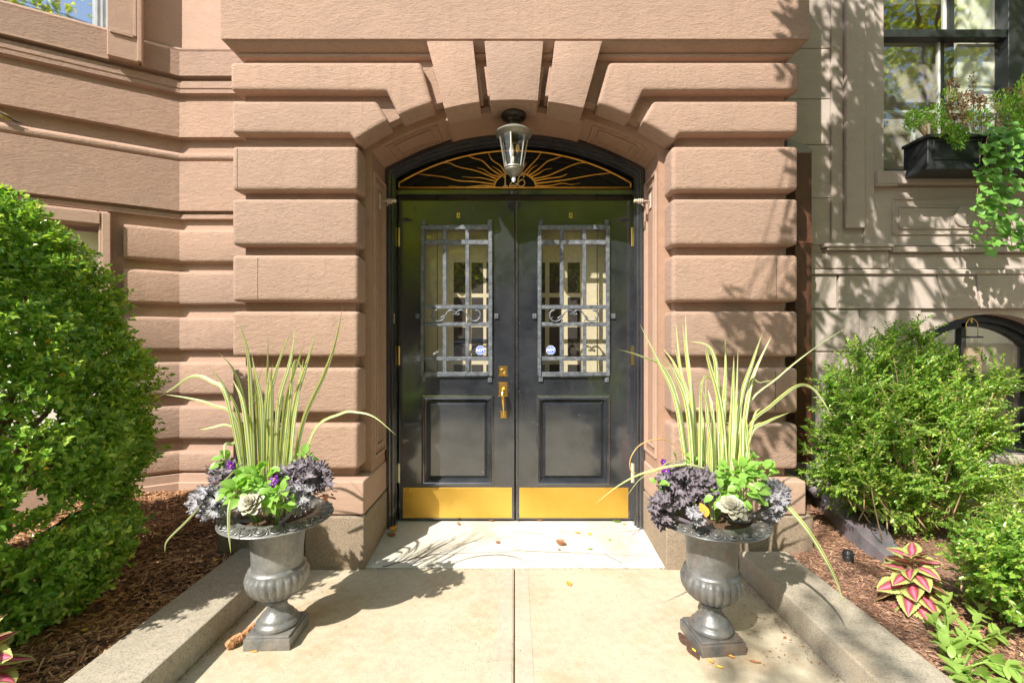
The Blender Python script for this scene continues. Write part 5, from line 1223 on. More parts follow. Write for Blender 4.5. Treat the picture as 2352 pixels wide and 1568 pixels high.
WL = [.017,.015,.017,.016,.018,.018,.019,.018,.015,.019,.022,.013,.018,.017,.014,.018,.021,.019,.012,.016,.012,.017,.02,.017,.015,.016,.018,.016]
flL = thing('flax_plant', 'striped cream and green sword leaved plant in the left urn, one leaf arching far right', 'flax plant', (UL.x, UL.y, .56)); rs = random.Random(21)
def mkblades(t, BLs, WLs, f, Y0, dY):
    for i, (b_, w) in enumerate(zip(BLs, WLs)):
        ya = Y0+rs.uniform(-.06, .06); yb = Y0+rs.uniform(-dY, dY); k = len(b_)
        pts = []
        for j, (x, y) in enumerate(b_):
            u, v = f(x, y); yy = ya+(yb-ya)*j/(k-1); pts.append(Vector(P(u, v, yy)))
        pts[0].z = min(pts[0].z, .57)
        link('blade', blade_mesh(pts, w, i+len(BLs)), t)
mkblades(flL, BL, WL, lambda x, y: (333+.2563*x, 689+.2563*y), UL.y, .13)
fd_ = lambda pts, Y: [Vector(P(u, v, y)) for (u, v), y in zip(pts, Y)]
link('blade', blade_mesh(fd_([(560, 1060), (500, 1120), (430, 1195), (385, 1240), (378, 1268)], [2.05, 1.98, 1.92, 1.88, 1.87]), .010, 77), flL)
link('blade', blade_mesh(fd_([(560, 1100), (530, 1150), (525, 1210), (530, 1270)], [1.95, 1.84, 1.82, 1.82]), .013, 78), flL)
BRr = [[(870,1400),(750,900),(600,530),(440,205)], [(890,1380),(780,950),(650,580),(450,470),(262,413)], [(900,1400),(840,950),(720,600),(600,460)], [(910,1400),(860,900),(740,560),(630,400)], [(900,1400),(850,900),(780,600),(735,160)],
       [(930,1400),(890,950),(830,500),(795,185)], [(930,1380),(860,700),(830,400),(818,95)], [(910,1380),(870,1000),(790,650),(720,350)], [(940,1400),(945,1000),(946,655)], [(948,690),(955,705),(1120,735),(1310,777)], [(1030,1420),(960,1000),(900,900)],
       [(1050,1400),(1010,1000),(960,730)], [(1060,1400),(1050,1000),(1005,740)], [(1180,1400),(1120,950),(1010,500),(985,370)], [(1120,1400),(1085,700),(1050,450),(985,370),(845,342)], [(1080,1400),(1110,900),(1115,670)], [(1100,1400),(1140,900),(1155,600),(1150,270)],
       [(1130,1400),(1150,900),(1160,560)], [(1180,1400),(1210,950),(1225,460)], [(1190,1380),(1240,900),(1260,390)], [(1190,1400),(1270,900),(1380,520),(1465,270)], [(1220,1400),(1330,900),(1400,600),(1540,295)], [(1240,1380),(1310,950),(1600,640),(1900,400),(2155,235)],
       [(1250,1380),(1340,1100),(1540,880),(1750,720),(1870,730),(1960,830),(2030,950)], [(1230,1390),(1350,1150),(1500,1020),(1700,935)], [(1250,1350),(1380,1030),(1450,895)], [(1290,840),(1300,1000),(1340,1250),(1390,1560)], [(1250,1380),(1270,1050),(1290,845)], [(1300,820),(1340,750),(1450,690),(1590,665)],
       [(870,1400),(850,1340),(800,1220),(760,1145)], [(1100,1400),(1090,1200),(1100,1000),(1090,800)], [(1040,1400),(1035,1250),(1000,1000),(990,850),(992,600)], [(1140,1400),(1180,1200),(1195,900)], [(970,1400),(950,1150),(945,1000)]]
WR = [.017,.014,.017,.017,.019,.019,.012,.015,.017,.009,.016,.016,.018,.021,.017,.017,.017,.016,.021,.013,.018,.020,.008,.016,.019,.012,.022,.018,.004,.010,.015,.012,.018,.016]
flR = thing('flax_plant', 'striped cream and green sword leaved plant in the right urn, several leaves bent over', 'flax plant', (UR.x, UR.y, .56))
mkblades(flR, BRr, WR, lambda x, y: (1349.4+.27462*x, 689+.27462*y), UR.y, .12)
link('blade', blade_mesh(fd_([(1620, 1075), (1569, 1066), (1480, 1085), (1420, 1115), (1363, 1160)], [2.0, 1.95, 1.88, 1.8, 1.76]), .012, 91), flR)
link('blade', blade_mesh(fd_([(1700, 1100), (1790, 1148), (1850, 1210), (1900, 1290), (1925, 1345), (1940, 1396)], [1.98, 1.9, 1.85, 1.82, 1.80, 1.79]), .017, 92), flR)
link('blade', blade_mesh(fd_([(1600, 1070), (1540, 1060), (1510, 1080), (1470, 1100), (1432, 1150)], [2.0, 1.95, 1.9, 1.86, 1.84]), .005, 93), flR)
c9 = smooth_line(fd_([(1584, 1054), (1541, 1015), (1503, 1009), (1467, 1024), (1448, 1054), (1449, 1080), (1460, 1086)], [2.0, 1.98, 1.95, 1.93, 1.92, 1.92, 1.92]), 5)
link('dry_blade', MB().tube(c9, .0024, 5).mesh('dry_blade', M['dryblade'], smooth=True), flR)

# kale: ruffled leaves
def kale_leaf(seed, mat, L=1.0):
    rs = random.Random(seed); nu, nv = 40, 8; V = []
    ph = [rs.uniform(0, 6.28) for _ in range(6)]
    for i in range(nu+1):
        a = (i/nu-.5)*R(235)
        for j in range(nv+1):
            r = j/nv; ed = max(0, (r-.35)/.65)**1.3
            rr = r*(.50+.12*math.sin(a*3+ph[0])*ed+.10*math.sin(a*11+ph[1])*ed+.09*math.sin(a*23+ph[4])*ed)
            z = ed*(.13*math.sin(a*8+ph[2]+r*5)+.13*math.sin(a*17+ph[3]-r*9)+.09*math.sin(a*31+ph[5]+r*16)) + .15*r*r
            V.append((rr*math.sin(a), rr*math.cos(a)+.12*r, z))
    F = [(i*(nv+1)+j, (i+1)*(nv+1)+j, (i+1)*(nv+1)+j+1, i*(nv+1)+j+1) for i in range(nu) for j in range(nv)]
    m = MB(); m.add(V, F); return m.mesh('leaf', M[mat], smooth=True)
kd = [kale_leaf(i, 'kale') for i in range(3)]; kp = [kale_leaf(i+9, 'kale_pale') for i in range(3)]
def kale(label, u, v, Y, n, size, ru, rv, meshes, seed, grp='purple kale plants in the urns'):
    rs = random.Random(seed); c = Vector(P(u, v, Y)); t = thing('ornamental_kale', label, 'kale', (c.x, c.y, c.z-.05), grp)
    n = int(n*2.1); size *= .68
    for i in range(n):
        a = i*2.39996; f = math.sqrt((i+.5)/n); q = Vector(P(u+ru*f*math.cos(a), v-rv*f*math.sin(a), Y+rs.uniform(-.05, .05)-.03*(1-f)))
        d = Vector((math.cos(a)*f*1.2, -.45-.5*(1-f), math.sin(a)*f*.8+.45)).normalized() + Vector((rs.gauss(0, .25), rs.gauss(0, .25), rs.gauss(0, .25)))
        nrm = Vector((math.cos(a)*f*.7, -1.0, .75+math.sin(a)*f*.5)).normalized(); d = (d-nrm*d.dot(nrm)).normalized(); x = d.cross(nrm)
        mt = Matrix((x, d, nrm)).transposed().to_4x4(); mt.translation = q-d*size*.3
        o = link_m('leaf', rs.choice(meshes), t, mt @ Matrix.Scale(size*rs.uniform(.75, 1.2), 4))
    MB().tube([(UL.x if u < 1183 else UR.x, UL.y if u < 1183 else UR.y, .54), ((c.x+(UL.x if u < 1183 else UR.x))/2, c.y+.02, .57), (c.x, c.y+.02, c.z-.01)], [.012, .010, .006], 6).build('stem', M['kale'], t, smooth=True)
# left urn
kale('dark crinkled purple kale mound on the right side of the left urn', 700, 1095, 1.98, 26, .085, 60, 34, kd, 1)
kale('slate purple kale drooping over the rim at the right front of the left urn', 690, 1140, 1.92, 9, .075, 22, 30, kp, 2)
kale('pale silvery kale spilling over the left rim of the left urn', 482, 1155, 1.95, 16, .075, 42, 32, kp, 3)
kale('grey purple kale at the back left of the left urn, behind the light green leaves', 535, 1090, 2.10, 16, .08, 55, 34, kd, 4)
# right urn
kale('broad dark purple kale mound on the left side of the right urn', 1580, 1115, 2.0, 34, .085, 68, 42, kd, 5)
kale('drooping dark kale hanging past the left rim of the right urn', 1518, 1170, 1.93, 12, .07, 24, 36, kd, 6)
kale('grey green kale spilling over the right rim of the right urn', 1780, 1150, 1.95, 15, .08, 32, 44, kp, 7)
kale('small kale head with an orange leaf at the front left of the right urn', 1597, 1182, 1.86, 6, .06, 20, 14, kp, 8)
ol = oval_leaf(.7, 'orangeleaf', 'orange_leaf'); 
# echeverias
def echeveria(label, u, v, Y, size, tilt, seed):
    rs = random.Random(seed); c = Vector(P(u, v, Y)); t = thing('echeveria', label, 'succulent', c, 'echeveria rosettes in the urns')
    def fl():
        m = MB(); V = []; n = 7
        for i in range(n+1):
            tt = i/n; ww = .5*(.30+.70*math.sin(math.pi*min(1, tt*.72+.02)))*(1-tt**8*.93)*.72
            for s_ in (-1, -.5, 0, .5, 1): V.append((s_*ww, tt, .16*abs(s_)**2*ww*2+.10*tt*tt))
            for s_ in (.8, 0, -.8): V.append((s_*ww, tt, .16*abs(s_)**2*ww*2+.10*tt*tt-.11*(1-s_*s_)))
        F = [(i*8+j, i*8+(j+1) % 8, (i+1)*8+(j+1) % 8, (i+1)*8+j) for i in range(n) for j in range(8)]
        m.add(V, F); return m.mesh('leaf', M['echev'], smooth=True)
    me = fl(); base = Matrix.Translation(c) @ Matrix.Rotation(R(tilt), 4, 'X')
    n = 34
    for i in range(n):
        f = i/(n-1); a = i*2.39996; el = R(72-76*f**.75); l = size*(.25+.60*f**.8)*rs.uniform(.92, 1.08)
        mt = base @ Matrix.Rotation(a, 4, 'Z') @ Matrix.Translation((0, .008*f, .03*(1-f)*size*8)) @ Matrix.Rotation(el, 4, 'X') @ Matrix.Scale(l, 4)
        link_m('leaf', me, t, mt)
echeveria('pale pinkish green succulent rosette at the front of the left urn', 578, 1156, 1.83, .058, 48, 1)
echeveria('pale pinkish succulent rosette at the front of the right urn, beside an orange kale leaf', 1680, 1166, 1.82, .066, 38, 2)
# violas / light green spoon leaves
vm = [oval_leaf(.78, 'viola', cup=.35, droop=.3), oval_leaf(.7, 'viola', cup=.2, droop=.5), oval_leaf(.85, 'viola', cup=.5, droop=.15)]
def greens(label, blobs, seed, flowers=()):
    rs = random.Random(seed); c0 = Vector(P(*blobs[0][:3])); t = thing('viola_plant', label, 'viola', c0, 'violas in the urns')
    for (u, v, Y, ru, rv, n, s) in blobs:
        for i in range(n):
            a = rs.uniform(0, 6.28); f = math.sqrt(rs.random()); q = Vector(P(u+ru*f*math.cos(a), v-rv*f*math.sin(a), Y+rs.uniform(-.04, .04)))
            d = Vector((math.cos(a)*f+rs.gauss(0, .4), -.5+rs.gauss(0, .3), .25+math.sin(a)*f*.6+rs.gauss(0, .3))).normalized()
            nr = Vector((rs.gauss(0, .3), -.6, 1)).normalized(); nr = (nr-d*nr.dot(d)).normalized(); x = d.cross(nr); mt = Matrix((x, d, nr)).transposed().to_4x4(); mt.translation = q
            link_m('leaf', rs.choice(vm), t, mt @ Matrix.Scale(s*rs.uniform(.7, 1.25), 4))
    m = MB()
    for (u, v, Y, ru, rv, n, s) in blobs:
        for i in range(5):
            q = Vector(P(u+rs.uniform(-ru, ru)*.6, v+rs.uniform(-rv, rv)*.6, Y)); b_ = Vector(((UL if u < 1183 else UR).x*.5+q.x*.5, q.y+.08, .555)); m.tube([b_, b_.lerp(q, .5)+Vector((0, 0, .01)), q], .002, 4)
    m.build('stem', M['viola'], t, smooth=True)
    for (u, v, Y, s) in flowers:
        c = Vector(P(u, v, Y))
        for k in range(5):
            a = R(90+72*k); pm = MB(); pm.ball((0, s*.42, 0), (s*.34, s*.45, s*.07), 8, 5)
            mt = Matrix.Translation(c) @ Matrix.Rotation(R(70+rs.uniform(-20, 20)), 4, 'X') @ Matrix.Rotation(a, 4, 'Z') @ Matrix.Rotation(R(rs.uniform(-25, 25)), 4, 'X')
            link_m('petal', pm.mesh('petal', M['petal'], smooth=True), t, mt)
        MB().ball(tuple(c+Vector((0, -s*.1, 0))), s*.12, 6, 4).build('flower_eye', M['yellowleaf'], t)
greens('light green leafy viola with purple blooms filling the middle of the left urn', [(600, 1100, 1.95, 48, 26, 60, .040), (545, 1132, 1.88, 30, 20, 24, .046), (640, 1140, 1.88, 32, 22, 34, .040), (525, 1060, 2.08, 22, 16, 16, .042), (700, 1050, 2.06, 18, 14, 14, .040), (575, 1120, 1.92, 60, 28, 30, .036)], 1,
       [(631, 1098, 1.90, .026), (627, 1112, 1.89, .020), (531, 1068, 2.02, .024)])
greens('light green leafy viola on the right side of the right urn', [(1700, 1085, 2.0, 48, 24, 50, .040), (1720, 1130, 1.92, 34, 26, 34, .038), (1655, 1135, 1.90, 24, 16, 18, .036), (1730, 1065, 2.06, 22, 16, 14, .040), (1755, 1090, 2.02, 26, 22, 16, .044), (1575, 1062, 2.06, 26, 12, 12, .038), (1512, 1115, 1.96, 10, 12, 7, .032)], 2,
       [(1530, 1081, 2.0, .026), (1523, 1060, 2.02, .018), (1735, 1066, 2.02, .012)])
for (lab, u, v, Y, s) in (('single orange pink kale leaf standing at the front of the right urn', 1622, 1188, 1.815, .06),):
    c = Vector(P(u, v, Y)); o = link('fallen_leaf', ol, None, c, (R(60), 0, R(10)), s); tag(o, lab, 'leaf')
# red sedum tuft on left urn's right rim
rt = thing('sedum_tuft', 'small dark red leafy tuft at the right rim of the left urn', 'sedum', P(745, 1140, 2.02)); sm = oval_leaf(.5, 'brownleaf'); rs = random.Random(4)
for i in range(26):
    q = Vector(P(745+rs.gauss(0, 9), 1140+rs.gauss(0, 6), 2.02+rs.gauss(0, .02))); d = Vector((rs.gauss(0, 1), -.4, abs(rs.gauss(.5, .4)))).normalized(); link('leaf', sm, rt, q, d.to_track_quat('Y', 'Z').to_euler(), .03*rs.uniform(.6, 1.2))

# ================================================================== WINDOW BOX PLANTS
def heart_leaf():
    pts = [(0, 0), (.28, -.12), (.5, .05), (.52, .3), (.34, .62), (0, 1.0), (-.34, .62), (-.52, .3), (-.5, .05), (-.28, -.12)]
    V = [(0, .35, -.03)] + [(x, y, .07*abs(x)*2-.18*y*y) for x, y in pts]; n = len(pts); m = MB(); m.add(V, [(0, 1+i, 1+(i+1) % n) for i in range(n)]); return m.mesh('leaf', M['vine'], smooth=True)
hl_ = heart_leaf()
vine = thing('trailing_vine', 'heart leaved green vine trailing down from the window box below the sill', 'vine', (PX(2285, 3.2), 3.2, 2.8)); rs = random.Random(17); m = MB()
strands = [[(2275, 290), (2262, 350), (2265, 430), (2250, 500), (2262, 575)], [(2290, 285), (2280, 360), (2280, 420), (2262, 480), (2270, 560)], [(2300, 290), (2300, 350), (2290, 420), (2280, 480), (2290, 545)], [(2310, 290), (2312, 340), (2310, 420), (2312, 470), (2318, 520), (2325, 570)], [(2315, 300), (2318, 360), (2308, 420), (2300, 470), (2322, 540)],
           [(2280, 285), (2255, 320), (2250, 380), (2245, 440), (2240, 490)], [(2300, 290), (2335, 310), (2350, 330)], [(2320, 500), (2335, 540), (2342, 570)], [(2270, 300), (2262, 340), (2258, 400)], [(2290, 290), (2290, 340), (2270, 400), (2262, 450), (2268, 500)]]
cntv = 0
for si, st in enumerate(strands):
    Yv = 3.16+.03*(si % 3); ln = smooth_line([Vector(P(u, v, Yv)) for u, v in st], 4); m.tube(ln, .0022, 4, caps=False)
    for i in range(1, len(ln)):
        for k in range(2):
            q = ln[i]+Vector((rs.gauss(0, .026), rs.uniform(-.06, .01), rs.gauss(0, .018)))
            d = Vector((rs.gauss(0, .6), -.5, -.7+rs.gauss(0, .25))).normalized(); nr = Vector((rs.gauss(-.2, .35), -1, .6)).normalized(); nr = (nr-d*nr.dot(d)).normalized(); x = d.cross(nr); mt = Matrix((x, d, nr)).transposed().to_4x4(); mt.translation = q
            link_m('leaf', hl_, vine, mt @ Matrix.Scale(.054*rs.uniform(.65, 1.15), 4)); cntv += 1
m.build('stem', M['twig'], vine, smooth=True)
def tuft(label, cat, nm, blobs, matk, ll, seed, lw=.22, stems=True, droop=0):
    rs_ = np.random.default_rng(seed); t = thing(nm, label, cat, P(blobs[0][0], blobs[0][1], blobs[0][2])); Vs = []; m = MB(); rr = random.Random(seed)
    for (u, v, Y, ru, rv, n) in blobs:
        a = rs_.uniform(0, 6.28, n); f = np.sqrt(rs_.random(n)); uu = u+ru*f*np.cos(a); vv = v-rv*f*np.sin(a); yy = Y+rs_.normal(0, .03, n)
        pos = np.stack([(uu-CX)*yy/K, yy, H+(CY-vv)*yy/K], 1); d = np.stack([np.cos(a)*f+rs_.normal(0, .5, n), -.4+rs_.normal(0, .4, n), np.sin(a)*f+.35-droop+rs_.normal(0, .5, n)], 1)
        Vs.append(leaves(pos, d, rs_.normal(size=(n, 3))+np.array([0, -.5, 1]), ll*rs_.uniform(.6, 1.2, n), ll*lw))
        for k in range(max(3, n//25)):
            b_ = Vector((PX(min(max(u+rr.uniform(-ru, ru)*.4, 2132), 2400), 3.3), 3.3, 2.81)); e = Vector(P(u+rr.uniform(-ru, ru)*.8, v-rr.uniform(-rv, rv)*.8, Y)); m.tube([b_, b_.lerp(e, .6)+Vector((0, 0, .03)), e], .0016, 4, caps=False)
    V, F = cat_mesh(Vs); o = link('foliage', np_mesh('foliage', V, F, M[matk], True), t); o['kind'] = 'stuff'; m.build('stems', M['twig'], t); return t
tuft('bright ferny tuft at the far left end of the window box, leaning over its rim', 'fern', 'ferny_plant', [(2100, 275, 3.28, 20, 20, 300), (2088, 292, 3.24, 12, 16, 120), (2118, 265, 3.3, 14, 16, 120)], 'fern', .028, 1)
tuft('feathery green plant hanging over the front of the window box left of the vine', 'fern', 'ferny_plant', [(2196, 308, 3.18, 26, 18, 350), (2200, 328, 3.16, 16, 14, 120), (2165, 295, 3.22, 22, 18, 160), (2150, 265, 3.28, 22, 22, 260)], 'fern', .032, 2, .2, droop=.3)
tuft('tall yellow green bushy plant at the right end of the window box', 'plant', 'bushy_plant', [(2330, 255, 3.24, 36, 36, 650), (2355, 215, 3.26, 26, 40, 380), (2300, 235, 3.28, 26, 26, 260), (2350, 285, 3.2, 26, 26, 300), (2250, 268, 3.24, 32, 18, 260), (2180, 225, 3.30, 18, 22, 160), (2345, 300, 3.2, 20, 20, 200)], 'fern', .026, 3)
tuft('withered brown flower stalks standing in the middle of the window box', 'dried flowers', 'dried_flowers', [(2190, 195, 3.30, 10, 16, 60), (2215, 232, 3.27, 18, 20, 200), (2250, 235, 3.26, 16, 16, 180), (2185, 250, 3.28, 20, 26, 160), (2232, 190, 3.3, 8, 26, 40), (2325, 215, 3.28, 26, 12, 80), (2230, 275, 3.26, 40, 12, 180)], 'dried', .020, 4, .4)
# ================================================================== MULCH, STONES, FALLEN LEAVES, SMALL THINGS
def chips(name, n, x0, x1, y0, y1, hf, mat, l0, l1, keep, w0=.0025, w1=.007):
    out = []; 
    x = rng.uniform(x0, x1, n*2); y = y0+(y1-y0)*rng.random(n*2)**1.2; k = np.array([keep(a, b_) for a, b_ in zip(x, y)]); x, y = x[k][:n], y[k][:n]; n = len(x)
    z = np.array([hf(a, b_) for a, b_ in zip(x, y)])+rng.uniform(.001, .012, n); a = rng.uniform(0, 6.28, n); el = rng.normal(0, .18, n)
    d = np.stack([np.cos(a)*np.cos(el), np.sin(a)*np.cos(el), np.sin(el)], 1); nr = unit(rng.normal(0, .35, (n, 3))+np.array([0, 0, 1.0]))
    l = rng.uniform(l0, l1, n)*rng.choice([1, 1, 1, 1.7], n); w = rng.uniform(w0, w1, n)*rng.choice([1, 1, 1.8], n); s_ = unit(np.cross(d, nr)); u_ = np.cross(s_, d); p = np.stack([x, y, z], 1)
    L = l[:, None]*.5; Wd = w[:, None]*.5; V = np.stack([p-d*L-s_*Wd, p+d*L-s_*Wd, p+d*L*.9+u_*Wd*.7, p-d*L*.9+u_*Wd*.7, p+d*L+s_*Wd, p-d*L+s_*Wd], 1).reshape(-1, 3)
    b_ = np.arange(n)[:, None]*6; F = np.concatenate([b_+np.array([0, 1, 2, 3]), b_+np.array([3, 2, 4, 5])]); o = link(name, np_mesh(name, V, F, mat)); tag(o, kind='stuff'); return o
inl = lambda x, y: x/y > -1.22
o = chips('bark_mulch', 26000, -4.1, -1.63, .85, 3.36, hl, M['mulch'], .012, .045, lambda x, y: x/y > -1.22 and x < -1.63 and not (y > 2.66 and x > -1.76)); tag(o, 'dark shredded bark mulch covering the left bed under the big shrub', 'mulch')
o = chips('bark_mulch', 15000, 1.60, 2.75, .85, 3.38, hr, M['mulch_r'], .010, .032, lambda x, y: (x-1.6) < .18+.38*max(0, y-1.1) and not (y > 2.66 and x < 1.76), .002, .005); tag(o, 'sun bleached shredded bark mulch between the right kerb and the metal chute', 'mulch')
o = chips('leaf_litter', 5000, 1.9, 4.2, .9, 3.38, hr, M['mulch'], .008, .022, lambda x, y: x/y < 1.25); tag(o, 'thin dark litter scattered on the soil under the right shrubs', 'leaf litter')
# river stones
rs = random.Random(31)
for i, (u, v) in enumerate([(2165, 1150), (2185, 1142), (2200, 1160), (2222, 1150), (2240, 1165), (2258, 1150), (2275, 1165), (2292, 1152), (2310, 1168), (2328, 1155), (2345, 1172), (2150, 1165), (2170, 1172), (2195, 1180), (2215, 1175), (2235, 1188), (2260, 1182), (2285, 1185), (2305, 1192), (2330, 1188), (2350, 1195), (2140, 1178), (2320, 1140), (2345, 1140), (2265, 1200), (2300, 1208)]):
    g_ = G(u, v, .16); s_ = rs.uniform(.75, 1.2); m = MB(); m.ball((0, 0, 0), (.048*s_, .036*s_, .020*s_), 12, 8); o = m.build('river_stone', M['river'], None, smooth=True, loc=(g_[0], g_[1], .155), rot=(rs.gauss(0, .1), rs.gauss(0, .1), rs.uniform(0, 3)))
    tag(o, 'smooth grey river stone lying with others behind the right shrubs', 'stone', 'grey river stones behind the right shrubs')
# irrigation heads
def cap(label, u, v, z, ribs):
    g_ = G(u, v, z); t = thing('garden_light', label, 'garden cap', g_)
    if not ribs:
        MB().lathe([(.030, -.02), (.031, .012), (.026, .018), (.017, .020), (.015, .040), (.018, .042), (.018, .048), (.002, .048)], 24, g_).build('cap', M['plastic'], t, smooth=True, angle=40)
    else:
        MB().lathe([(.026, -.02), (.027, .020), (.024, .024), (.027, .028), (.025, .042), (.016, .052), (.002, .054)], 24, g_).build('cap', M['plastic'], t, smooth=True, angle=40)
        for k in range(12):
            a = R(30*k); MB().tube([(g_[0]+.028*math.cos(a), g_[1]+.028*math.sin(a), g_[2]+.026), (g_[0]+.020*math.cos(a), g_[1]+.020*math.sin(a), g_[2]+.052)], .002, 4).build('rib', M['plastic'], t)
cap('black plastic stepped irrigation cap poking from the dark left mulch', 421, 1242, .13, False); cap('ribbed black plastic cap poking from the pale mulch right of the walk', 1948, 1284, .12, True)
# driftwood chunk by left urn
t = G(549, 1484, 0); m = MB(); m.tube(smooth_line([Vector(t)+Vector(q) for q in ((-.035, -.03, .015), (-.02, 0, .03), (0, .03, .028), (.018, .07, .040), (.022, .09, .035))], 5), [.012, .017, .020, .022, .019, .017, .018, .020, .021, .018, .016, .018, .019, .017, .016, .015, .014, .016, .014, .012, .008][:21], 7)
me = m.mesh('bark_chunk', M['wood']); roughen(me, .0022); o = link('bark_chunk', me); tag(o, 'gnarled orange brown chunk of bark leaning on the left urn foot', 'bark')
# bird on the bay ledge
bt_ = .905
Bp = Vector((*bp(bt_, .0), zw(349)))
Bc = P(8, 269, 1)  # direction only
tdir = Vector((8-CX, K, CY-268)); 
# intersect the sight line with the bay plane
nrm = Vector((sb, -cb, 0)); p0 = Vector((XC, YW, 0)); o_ = Vector((0, 0, H)); tt = (p0-o_).dot(nrm)/tdir.dot(nrm); Bq = o_+tdir*tt + nrm*(.012)
bird = thing('bird', 'small yellow brown songbird perched on the bay ledge, cut by the left picture edge', 'bird', Bq)
along = Vector((cb, sb, 0)); dn = Vector((0, 0, -1))
def bpnt(a, h, o2=0): return Bq + along*a + Vector((0, 0, h)) + nrm*o2
m = MB(); m.tube([bpnt(-.062, .030), bpnt(-.05, .030), bpnt(-.035, .022), bpnt(-.015, .008), bpnt(.01, -.002), bpnt(.03, -.012), bpnt(.045, -.018)], [.004, .012, .0145, .020, .020, .013, .005], 12)
m.build('body', simple('bird breast', (.42, .34, .10), .8, var=.3, nscale=60), bird, smooth=True)
m = MB(); m.ball(tuple(bpnt(-.052, .034)), (.013, .013, .012)); m.build('head', simple('bird crown', (.16, .15, .07), .8), bird, smooth=True)
m = MB(); m.tube([bpnt(-.063, .033), bpnt(-.074, .030)], [.003, .0006], 6); m.build('beak', M['bronze'], bird)
m = MB(); m.tube([bpnt(-.03, .022, .010), bpnt(-.005, .012, .016), bpnt(.025, -.004, .012), bpnt(.055, -.018, .006)], [.004, .010, .008, .001], 6); m.build('wing', simple('bird wing', (.10, .07, .045), .8, var=.6, nscale=90), bird, smooth=True)
m = MB(); m.tube([bpnt(.03, -.012), bpnt(.06, -.022), bpnt(.088, -.031)], [.006, .006, .002], 5); m.build('tail', M['bronze'], bird, smooth=True)
MB().ball(tuple(bpnt(-.056, .037, .010)), .002, 6, 4).build('eye', M['plastic'], bird)
for a in (-.01, .005): MB().tube([bpnt(a, -.012, .004), bpnt(a, -.03, .006)], .0012, 4).build('leg', M['bronze'], bird)
# fallen leaves
fm = {}
def fleaf(mat, w, curl):
    key = (mat, w, curl)
    if key not in fm:
        m = MB(); V = []; n = 8
        for i in range(n+1):
            t = i/n; ww = 0 if i in (0, n) else w*.5*math.sin(math.pi*t**.9)**.85
            for s_ in (-1, -.5, 0, .5, 1): V.append((s_*ww, t-.5, curl*(s_*s_)*ww*2+curl*.8*(t-.5)**2*2))
        F = [(i*5+j, i*5+j+1, (i+1)*5+j+1, (i+1)*5+j) for i in range(n) for j in range(4)]
        m.add(V, F); m.tube([(0, .5, curl*.4), (.02, .62, curl*.5)], .012, 4); fm[key] = m.mesh('fallen_leaf', M[mat], smooth=True)
    return fm[key]
def fl(label, u, v, s, rotz, mat, w=.55, curl=.3, z=None, zz=.003):
    if z is None:
        x, y = gpt(u, v) if v < 1304 else G(u, v, 0)[:2]; z = slab_z(y) if v < 1304 else 0
    else: x, y = G(u, v, z)[:2]
    o = link('fallen_leaf', fleaf(mat, w, curl), None, (x, y, z+zz), (R(random.uniform(-6, 6)), R(random.uniform(-6, 6)), R(rotz)), s); tag(o, label, 'fallen leaf')
fl('flat orange oval leaf alone on the right walk slab', 1307, 1341, .050, 10, 'orangeleaf', .6, .12)
fl('large brown curled leaf in the middle right of the white threshold slab', 1286, 1253, .066, 60, 'brownleaf', .6, .9)
fl('orange leaf lying flat left of the yellow leaf on the white slab', 1327, 1224, .045, 80, 'orangeleaf', .45, .15)
fl('yellow orange leaf right of the flat orange leaf on the white slab', 1353, 1227, .036, 20, 'yellowleaf', .7, .3)
fl('brown curled leaf under the right door kick plate by the centre joint', 1238, 1196, .085, 80, 'brownleaf', .4, .5)
fl('green oval leaf at the foot of the right door kick plate', 1417, 1198, .060, 100, 'greenleaf', .6, .3)
fl('short orange leaf beside the green leaf under the right door', 1434, 1204, .028, 80, 'orangeleaf', .6, .2)
fl('brown leaf against the left door centre bottom edge', 1052, 1205, .040, 30, 'brownleaf', .6, .6); fl('orange curled leaf right of centre under the left door', 1128, 1197, .040, 70, 'orangeleaf', .5, .5)
fl('tan star shaped leaf on the white slab left of centre', 1142, 1247, .036, 40, 'brownleaf', .9, .4)
fl('long orange curled leaf stuck in the left corner of the threshold slab', 905, 1222, .085, -25, 'orangeleaf', .4, .8, zz=.012); fl('brown curled leaf below the orange one in the left slab corner', 898, 1233, .075, 75, 'brownleaf', .4, .7)
fl('small yellow leaf on the white slab near the left granite block', 860, 1259, .020, 60, 'yellowleaf', .7, .3); fl('small yellow leaf near the crack in the white slab', 1056, 1250, .022, 80, 'yellowleaf', .5, .2)
fl('bright green scrap of leaf near the lower middle of the white slab', 1355, 1262, .036, 70, 'greenleaf', .5, .3); fl('green crumpled scrap of leaf high on the right of the white slab', 1400, 1240, .025, 50, 'greenleaf', .5, .3)
fl('dark dry curl of leaf at the lower left of the slab under the brown leaf', 1284, 1264, .018, 60, 'brownleaf', .8, .6)
fl('yellow slender leaf in the damp stain left of the right urn foot', 1594, 1495, .032, 10, 'yellowleaf', .35, .3); fl('orange leaf nearest the front corner of the right urn foot', 1632, 1520, .030, 20, 'orangeleaf', .5, .4); fl('long bright yellow leaf in front of the right urn foot', 1652, 1533, .036, 60, 'yellowleaf', .32, .3)
fl('orange pointed leaf right of the long yellow leaf before the right urn', 1678, 1509, .034, 55, 'orangeleaf', .4, .4); fl('brown dry leaf on the walk right of the right urn foot', 1735, 1522, .050, 75, 'brownleaf', .3, .3)
fl('flat tan leaf right before the left urn foot', 583, 1497, .034, 85, 'orangeleaf', .3, .1); fl('small yellow leaf beside the bark chunk at the left kerb', 530, 1478, .016, 50, 'yellowleaf', .8, .2)
